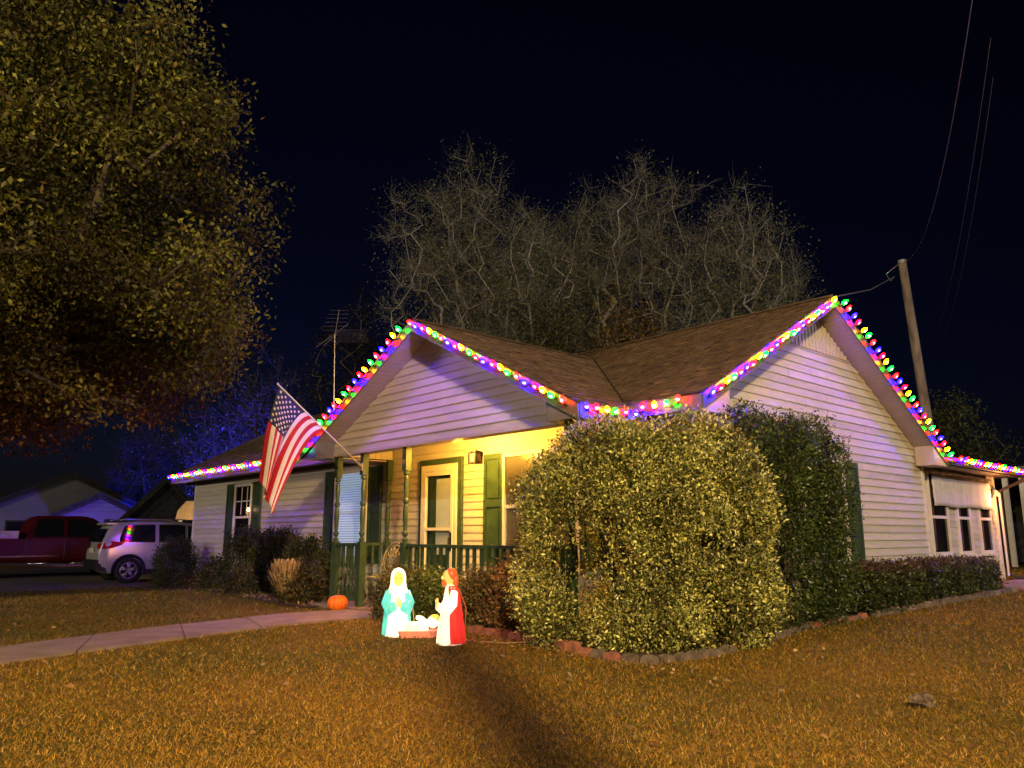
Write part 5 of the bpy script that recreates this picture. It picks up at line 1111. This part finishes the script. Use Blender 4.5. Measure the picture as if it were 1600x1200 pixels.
# ------------------------------------------------------------------ vehicles
def vehicle(name, label, cat, loc, rot, W, roofp, belt, sill, wheels, wr, paint, glass_spans, tail):
    """front towards local +Y; roofp: (y, z_top, half_width_scale)"""
    t = thing(name, label, cat, loc, None, rot)
    ysn = [p[0] for p in roofp]
    def top(y): return float(np.interp(y, ysn, [p[1] for p in roofp]))
    def hw(y): return W / 2 * float(np.interp(y, ysn, [p[2] for p in roofp]))
    def sx(y, z):
        tp = top(y); b = min(belt(y), tp)
        if z <= b: return hw(y) * (1 - .05 * abs((z - .62) / .5) ** 2)
        f = (z - b) / max(.05, 1.65 - b); return hw(y) * (.955 - .20 * f)
    Y = np.linspace(ysn[0], ysn[-1], 44); rings = []
    for y in Y:
        tp = top(y); b = min(belt(y), tp - .02); s = sill(y)
        half = [(sx(y, s) * .94, s), (sx(y, s + .08), s + .08), (sx(y, .62), max(.62 if b > .66 else b - .04, s + .1)), (sx(y, b - .03), b - .03), (sx(y, b), b)]
        for f in (.35, .7): z = b + (tp - b) * f; half.append((sx(y, z), z))
        half += [(sx(y, tp) * .93, tp - .035), (sx(y, tp) * .80, tp - .006), (sx(y, tp) * .4, tp), (0, tp + .004)]
        ring = [(x, y, z) for x, z in half] + [(-x, y, z) for x, z in reversed(half[:-1])]; rings.append(ring)
    m = MB(); m.loft(rings); body = m.build('body', paint, t, True, local=True)
    for o_ in (body,):
        md = o_.modifiers.new('w', 'EDGE_SPLIT'); md.split_angle = R(38)
    for s in (-1, 1):                       # side glass
        for (ya, yb, cut0, cut1) in glass_spans:
            yy = np.linspace(ya, yb, 9); lo_, hi_ = [], []
            for y in yy:
                f = (y - ya) / (yb - ya); z0 = belt(y) + .04; z1 = top(y) - .10; z1 = min(z1, z0 + (z1 - z0) * min(1, .25 + cut0 * f * 6) if cut0 else z1); z1 = min(z1, z0 + (top(y) - .10 - z0) * min(1, .15 + cut1 * (1 - f) * 6)) if cut1 else z1
                lo_.append((s * (sx(y, z0) + .008), y, z0)); hi_.append((s * (sx(y, max(z1, z0 + .02)) + .008), y, max(z1, z0 + .02)))
            m = MB(); m.loft([lo_, hi_] if s < 0 else [hi_, lo_], closed=False, cap=False); m.build('side_window', CARGL, t, local=True)
        for yw in wheels:                    # arch, tyre, rim
            m = MB(); xo = s * (hw(yw) - .02)
            rings = []
            for rr, xx in ((wr + .10, xo + s * .035), (wr + .02, xo + s * .05), (wr - .02, xo - s * .25)): rings.append([(xx, yw + rr * math.cos(a), wr + rr * math.sin(a)) for a in [math.pi * (q - 1) / 16 for q in range(19)]])
            m.loft(rings, closed=False, cap=False); m.build('wheel_arch', BLACK, t, True, local=True)
            m = MB(); m.add([(xo + s * .022, yw, wr)] + [(xo + s * .022, yw + (wr + .03) * math.cos(2 * math.pi * q / 24), wr + (wr + .03) * math.sin(2 * math.pi * q / 24)) for q in range(24)], [(0, q + 1, (q + 1) % 24 + 1) for q in range(24)]); m.build('arch_well', BLACK, t, local=True)
            m = MB()
            def cring(rr, xx, sg=28): return [(xx, yw + rr * math.cos(2 * math.pi * q / sg), wr + rr * math.sin(2 * math.pi * q / sg)) for q in range(sg)]
            m.loft([cring(wr * .66, xo - s * .16), cring(wr * .95, xo - s * .16), cring(wr, xo - s * .12), cring(wr, xo + s * .03), cring(wr * .95, xo + s * .062), cring(wr * .68, xo + s * .06), cring(wr * .64, xo + s * .03)], cap=False); wh = m.build('wheel', RUBBER, t, True, local=True)
            m = MB(); m.loft([cring(wr * .66, xo + s * .05), cring(wr * .62, xo + s * .062), cring(wr * .585, xo + s * .04)], cap=False)
            for q in range(5):
                a = 2 * math.pi * q / 5 + .3
                for da in (-.16, .16):
                    c0 = Vector((xo + s * .05, yw + wr * .10 * math.cos(a), wr + wr * .10 * math.sin(a))); c1 = Vector((xo + s * .05, yw + wr * .60 * math.cos(a + da), wr + wr * .60 * math.sin(a + da))); m.tube([c0, c1], [wr * .085, wr * .07], 6)
            m.lathe([(0.001, 0)], (0, 0, 0), 3) if False else None
            m.sphere((xo + s * .052, yw, wr), (.03, wr * .16, wr * .16), 12, 6); m.build('rim', STEEL, wh, True, local=True)
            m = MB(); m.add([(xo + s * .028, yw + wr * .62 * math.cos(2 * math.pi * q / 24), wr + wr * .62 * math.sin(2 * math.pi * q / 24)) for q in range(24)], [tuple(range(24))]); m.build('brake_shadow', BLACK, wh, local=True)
    return t, sx, top, hw
sv = onZ(201, 911, -.17)
SUVL = (sv.x - .80, sv.y + 1.26, -.17)
st, sx_, top_, hw_ = vehicle('parked_car', 'silver compact sport utility car parked left of the house', 'car', SUVL, R(-3), 1.77,
    [(-2.0, .80, .86), (-1.97, 1.05, .90), (-1.80, 1.42, .95), (-1.62, 1.60, .96), (-1.0, 1.655, .99), (0, 1.66, 1), (.55, 1.60, 1), (1.25, 1.12, .99), (1.8, .98, .95), (2.02, .78, .86), (2.05, .6, .82)],
    lambda y: 1.02 + .035 * -(y) / 2, lambda y: .26 + (.12 if abs(y) > 1.75 else 0), (-1.26, 1.26), .335, CARW, [(-1.52, -.62, 1.3, 0), (-.52, .18, 0, 0), (.26, 1.02, 0, 1.0)], None)
def sm(o): return o
for s in (-1, 1):
    m = MB(); m.loft([[(s * (sx_(y, z) + .012), y, z) for y, z in ring] for ring in ([(-1.93, .90), (-1.72, .92), (-1.48, 1.0)], [(-1.9, 1.06), (-1.70, 1.11), (-1.40, 1.08)])], closed=False, cap=False); m.add([(s * (sx_(-1.93, .90) + .012), -1.93, .90), (s * (sx_(-1.9, 1.06) + .012), -1.9, 1.06), (s * .55, -2.005, 1.05), (s * .55, -2.015, .92)], [(0, 1, 2, 3)]); m.build('tail_light', TAILR, st, True, local=True)
    for yh in (-.30, .55):
        m = MB(); m.tube([(s * (sx_(yh, .93) + .005), yh - .10, .93), (s * (sx_(yh, .93) + .035), yh - .06, .935), (s * (sx_(yh, .93) + .035), yh + .06, .935), (s * (sx_(yh, .93) + .005), yh + .10, .93)], .013, 6); m.build('door_handle', BLACK, st, True, local=True)
    for yl in (-.57, .22):
        m = MB(); pts = [(s * (sx_(yl, z) + .002), yl - .05 * (z < .6), z) for z in (.42, .6, .8, 1.0)]; m.tube(pts, .006, 4); m.build('door_seam', BLACK, st, local=True)
    m = MB(); m.box((s * (hw_(0) - .03), -1.0, .24), (s * (hw_(0) + .004), .95, .36)); m.build('sill_cladding', BLACK, st, local=True)
    m = MB(); m.tube([(s * .60, -1.5, 1.66), (s * .60, -1.4, 1.70), (s * .60, .2, 1.70), (s * .60, .3, 1.66)], .016, 6); m.build('roof_rail', STEEL, st, True, local=True)
    m = MB(); m.sphere((s * (hw_(.9) + .1), .95, 1.08), (.09, .05, .065), 10, 7); m.build('side_mirror', CARW, st, True, local=True)
m = MB(); m.loft([[(x * (.62 if z > 1.3 else .70), y, z) for x in (-1, -.5, 0, .5, 1)] for y, z in ((-1.985, 1.10), (-1.93, 1.24), (-1.86, 1.36), (-1.80, 1.44))], closed=False, cap=False); o = m.build('rear_window', CARGL, st, True, local=True); o.location.y = -.035
m = MB(); m.box((-.6, -1.84, 1.55), (.6, -1.55, 1.60)); m.build('roof_spoiler', CARW, st, local=True)
m = MB(); m.box((-.77, -2.05, .36), (.77, -1.9, .62)); m.box((-.80, -1.98, .36), (.80, -1.72, .52)); m.build('rear_bumper', BLACK, st, local=True)
m = MB(); m.box((-.25, -2.035, .80), (.25, -2.012, .92)); m.build('number_plate', TRIM, st, local=True)
pk2 = onD(78, HORIZON, 28.6)
tr, sx2, top2, hw2 = vehicle('pickup_truck', 'dark red crew cab pickup truck parked beyond the silver car', 'pickup truck', (pk2.x - .4, pk2.y - .1, -.17), R(-2), 1.98,
    [(-2.9, 1.12, .95), (-2.85, 1.16, .97), (-.62, 1.17, 1), (-.60, 1.18, 1), (-.45, 1.80, 1), (-.2, 1.86, 1), (1.0, 1.87, 1), (1.35, 1.78, 1), (1.85, 1.22, 1), (2.7, 1.12, .97), (2.9, .9, .9)],
    lambda y: 1.17, lambda y: .46, (-1.75, 1.95), .39, CARR, [(-.40, .40, 1.2, 0), (.50, 1.62, 0, .8)], None)
for s in (-1, 1):
    m = MB(); m.tube([(s * (hw2(0) + .08), -.5, .42), (s * (hw2(0) + .08), 1.4, .42)], .035, 8); m.build('running_board', CHROME, tr, True, local=True)
    for yl in (-.58, .45, 1.5):
        m = MB(); m.tube([(s * (sx2(yl, z) + .002), yl, z) for z in (.52, .7, .95, 1.15)], .008, 4); m.build('door_seam', BLACK, tr, local=True)
    for yh in (-.2, .75):
        m = MB(); m.tube([(s * (sx2(yh, 1.02) + .005), yh - .1, 1.02), (s * (sx2(yh, 1.02) + .04), yh, 1.025), (s * (sx2(yh, 1.02) + .005), yh + .1, 1.02)], .014, 6); m.build('door_handle', CHROME, tr, True, local=True)
    m = MB(); m.box((s * (hw2(-2.88) - .14), -2.93, .75), (s * hw2(-2.88), -2.86, 1.08)); m.build('tail_light', TAILR, tr, local=True)
    m = MB(); m.box((s * (hw2(1.3)), 1.38, 1.2), (s * (hw2(1.3) + .22), 1.48, 1.42)); m.build('side_mirror', BLACK, tr, local=True)
    m = MB(); m.box((s * (hw2(-1.6) + .001), -2.8, .62), (s * (hw2(-1.6) + .012), 1.5, .655)); m.build('side_moulding', CHROME, tr, local=True)
tbx = thing('truck_reflection_box', 'pale metal box across the pickup bed standing in for a window reflection', 'toolbox', (pk2.x - .4, pk2.y - .1, -.17), None, R(-2))  # box added in place of a bright window reflection
m = MB(); m.box((-.92, -1.55, 1.165), (.92, -.80, 1.36)); m.box((-.94, -1.57, 1.361), (.94, -.78, 1.39)); m.build('box', STEEL, tbx, local=True)
m = MB(); m.box((.921, -1.25, 1.22), (.94, -1.1, 1.3)); m.build('latch', CHROME, tbx, local=True)

# ------------------------------------------------------------------ utility pole, service wires
pt_ = CO + ray(1409, 406) * 21.5; pm = CO + ray(1447, 645) * 21.5; dirp_ = (pm - pt_).normalized(); pbt = pt_ + dirp_ * ((pt_.z - .1) / -dirp_.z)
up_ = thing('utility_pole', 'leaning weathered wooden utility pole behind the side gable', 'utility pole', pbt)
m = MB(); m.tube([pbt - Vector((0, 0, .1)), pbt.lerp(pt_, .5), pt_], [.155, .135, .105], 12); m.build('pole', WOODP, up_, True)
m = MB(); m.tube([pt_ - Vector((0, 0, .12)), pt_ - Vector((0, 0, .02))], .118, 10); m.build('metal_band', STEEL, up_)
ins = CO + ray(1398, 432) * 21.5
m = MB(); m.tube([pt_ - Vector((0, 0, .05)), pt_.lerp(ins, .6) + Vector((-.25, 0, .0)), ins + Vector((-.22, 0, .12)), ins + Vector((-.12, 0, -.1)), ins], .012, 5); m.build('service_loop', STEEL, up_)
def wire(label, pts, r=.012):
    P = [Vector(p) for p in pts]; t = thing('overhead_wire', label, 'wire', P[0]); m = MB(); m.tube(P, r, 4); m.build('cable', STEEL, t)
gp = Vector((XR - .2, 10.62, RZ + .02))
wire('service wire from the leaning pole down to the side gable peak', [ins, ins.lerp(gp, .5) - Vector((0, 0, .12)), gp], .011)
def skywire(label, a, b, da, db, sag, r, n=12):
    A = CO + ray(*a) * da; B = CO + ray(*b) * db
    wire(label, [A.lerp(B, i / n) - Vector((0, 0, sag * 4 * (i / n) * (1 - i / n))) for i in range(n + 1)], r)
skywire('thick overhead cable rising to the right of the pole top', (1413, 408), (1528, -60), 21.5, 9, .9, .006)
skywire('overhead wire farthest from the pole, fading into the dark sky', (1452, 545), (1548, 60), 30, 14, .8, .0045)
skywire('thin overhead wire just inside the farthest one', (1462, 560), (1552, 120), 31, 16, .8, .004)
# short post beside the photographer; its long shadow falls across the lawn
pp = Vector((4.5, -1.545, gzf(4.5, -1.545))); ps = thing('wooden_post', 'tall slim wooden post by the road edge', 'post', pp)
m = MB(); m.tube([pp - Vector((0, 0, .1)), pp + Vector((.02, 0, 3.3)), pp + Vector((0, .03, 6.5))], [.125, .12, .105], 12); m.build('shaft', WOODP, ps, True)
m = MB(); m.lathe([(.108, 6.48), (.125, 6.52), (.02, 6.6)], (pp.x, pp.y + .03, pp.z), 12); m.build('cap', STEEL, ps)

# ------------------------------------------------------------------ grass and fallen leaves
def lawn_ok(x, y):
    wk_ = inpoly(x, y, WL + WR[::-1]); b1 = inpoly(x, y, BEDR + [(-5.2, 15.4), (-5.2, 7.6), (-7.25, 7.4)]); b2 = inpoly(x, y, [(-20.6, 6.1), (-18, 6.25), (-15.5, 6.2), (-13.5, 5.95), (-12, 5.75), (-11.2, 5.95), (-11.2, 7.6), (-20.6, 7.6)])
    hs = (x > -20.7) & (x < -5.05) & (y > 7.4) & (y < 14.2); pf = (x > -11.65) & (x < -5.9) & (y > 6.15) & (y < 7.6); dv = (x < -21.2); sd_ = (x > -5.05) & (x < 4) & (y > 15.5)
    return ~(wk_ | b1 | b2 | hs | pf | dv | sd_)
NB = 560000
r_ = 2.6 * (24 / 2.6) ** rng.random(NB); th = YAW + R(90) + R(62) * (rng.random(NB) * 2 - 1)
gx_, gy_ = r_ * np.cos(th), r_ * np.sin(th); ok = lawn_ok(gx_, gy_); gx_, gy_, r_ = gx_[ok], gy_[ok], r_[ok]; n = len(gx_)
L_ = (.012 + .0019 * r_) * rng.uniform(.6, 1.5, n); lean = rng.uniform(.35, 1.5, n); az = rng.random(n) * 2 * math.pi
B0 = np.stack([gx_, gy_, gz(gx_, gy_) - .002], 1); T0 = B0 + np.stack([np.cos(az) * np.sin(lean) * L_ * 1.3, np.sin(az) * np.sin(lean) * L_ * 1.3, np.cos(lean) * L_ + .006], 1)
wv = (.0012 + .00048 * r_)[:, None]; az2 = rng.random(n) * 2 * math.pi; S0 = np.stack([np.cos(az2), np.sin(az2), 0 * az2], 1) * wv
patch = .5 + .5 * np.sin(gx_ * .75 + 1.6 * np.sin(gy_ * .6)) * np.sin(gy_ * .9 + gx_ * .35 + 1)
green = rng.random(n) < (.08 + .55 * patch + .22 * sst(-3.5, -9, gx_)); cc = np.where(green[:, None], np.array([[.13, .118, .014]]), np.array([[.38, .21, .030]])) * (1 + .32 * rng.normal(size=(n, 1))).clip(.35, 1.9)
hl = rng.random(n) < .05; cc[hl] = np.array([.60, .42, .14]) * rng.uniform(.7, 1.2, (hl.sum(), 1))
lf_ = sst(-8.6, -10.6, gx_)[:, None]; cc *= (1 - lf_) + lf_ * np.array([[.46, .58, .75]]); cc *= (1 - .18 * sst(4.2, 5.2, gy_) * sst(-10.6, -8.6, gx_))[:, None]  # left lawn greener, with its dimmer light darkened into the blade colour
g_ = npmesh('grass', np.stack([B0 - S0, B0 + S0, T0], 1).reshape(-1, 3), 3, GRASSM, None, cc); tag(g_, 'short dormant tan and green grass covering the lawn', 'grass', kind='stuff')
nl = 950; fx = rng.uniform(-19, -2, nl); fy = rng.uniform(1.5, 8, nl); nearb = rng.random(nl) < .35
fx[nearb] = rng.normal(-6.2, 1.3, nearb.sum()); fy[nearb] = 5.45 + .25 * rng.normal(size=nearb.sum()); 
okl = lawn_ok(fx, fy); fx, fy = fx[okl], fy[okl]; P = np.stack([fx, fy, gz(fx, fy) + .022], 1); D = rdir(len(P)); D[:, 2] *= .25
o = npmesh('fallen_leaves', leaves(P, D, .045, .028), 4, DRY, None, mixcol(len(P), [(.26, .15, .07), (.18, .09, .04), (.34, .24, .13)], [3, 2, 1])); tag(o, 'scattered dry fallen leaves on the lawn', 'fallen leaves', kind='stuff')
nm = 2600; mxp = rng.uniform(-20, -11.4, nm); myp = rng.uniform(5.9, 7.2, nm); m2 = ~lawn_ok(mxp, myp); mxp, myp = mxp[m2], myp[m2]; P = np.stack([mxp, myp, gz(mxp, myp) + .03], 1); D = rdir(len(P)); D[:, 2] *= .3
o = npmesh('mulch_chips', leaves(P, D, .06, .03), 4, DRY, None, mixcol(len(P), [(.30, .24, .2), (.12, .08, .06), (.2, .14, .1)], [1, 3, 2])); tag(o, 'pale bark chips and litter in the left bed', 'mulch', kind='stuff')
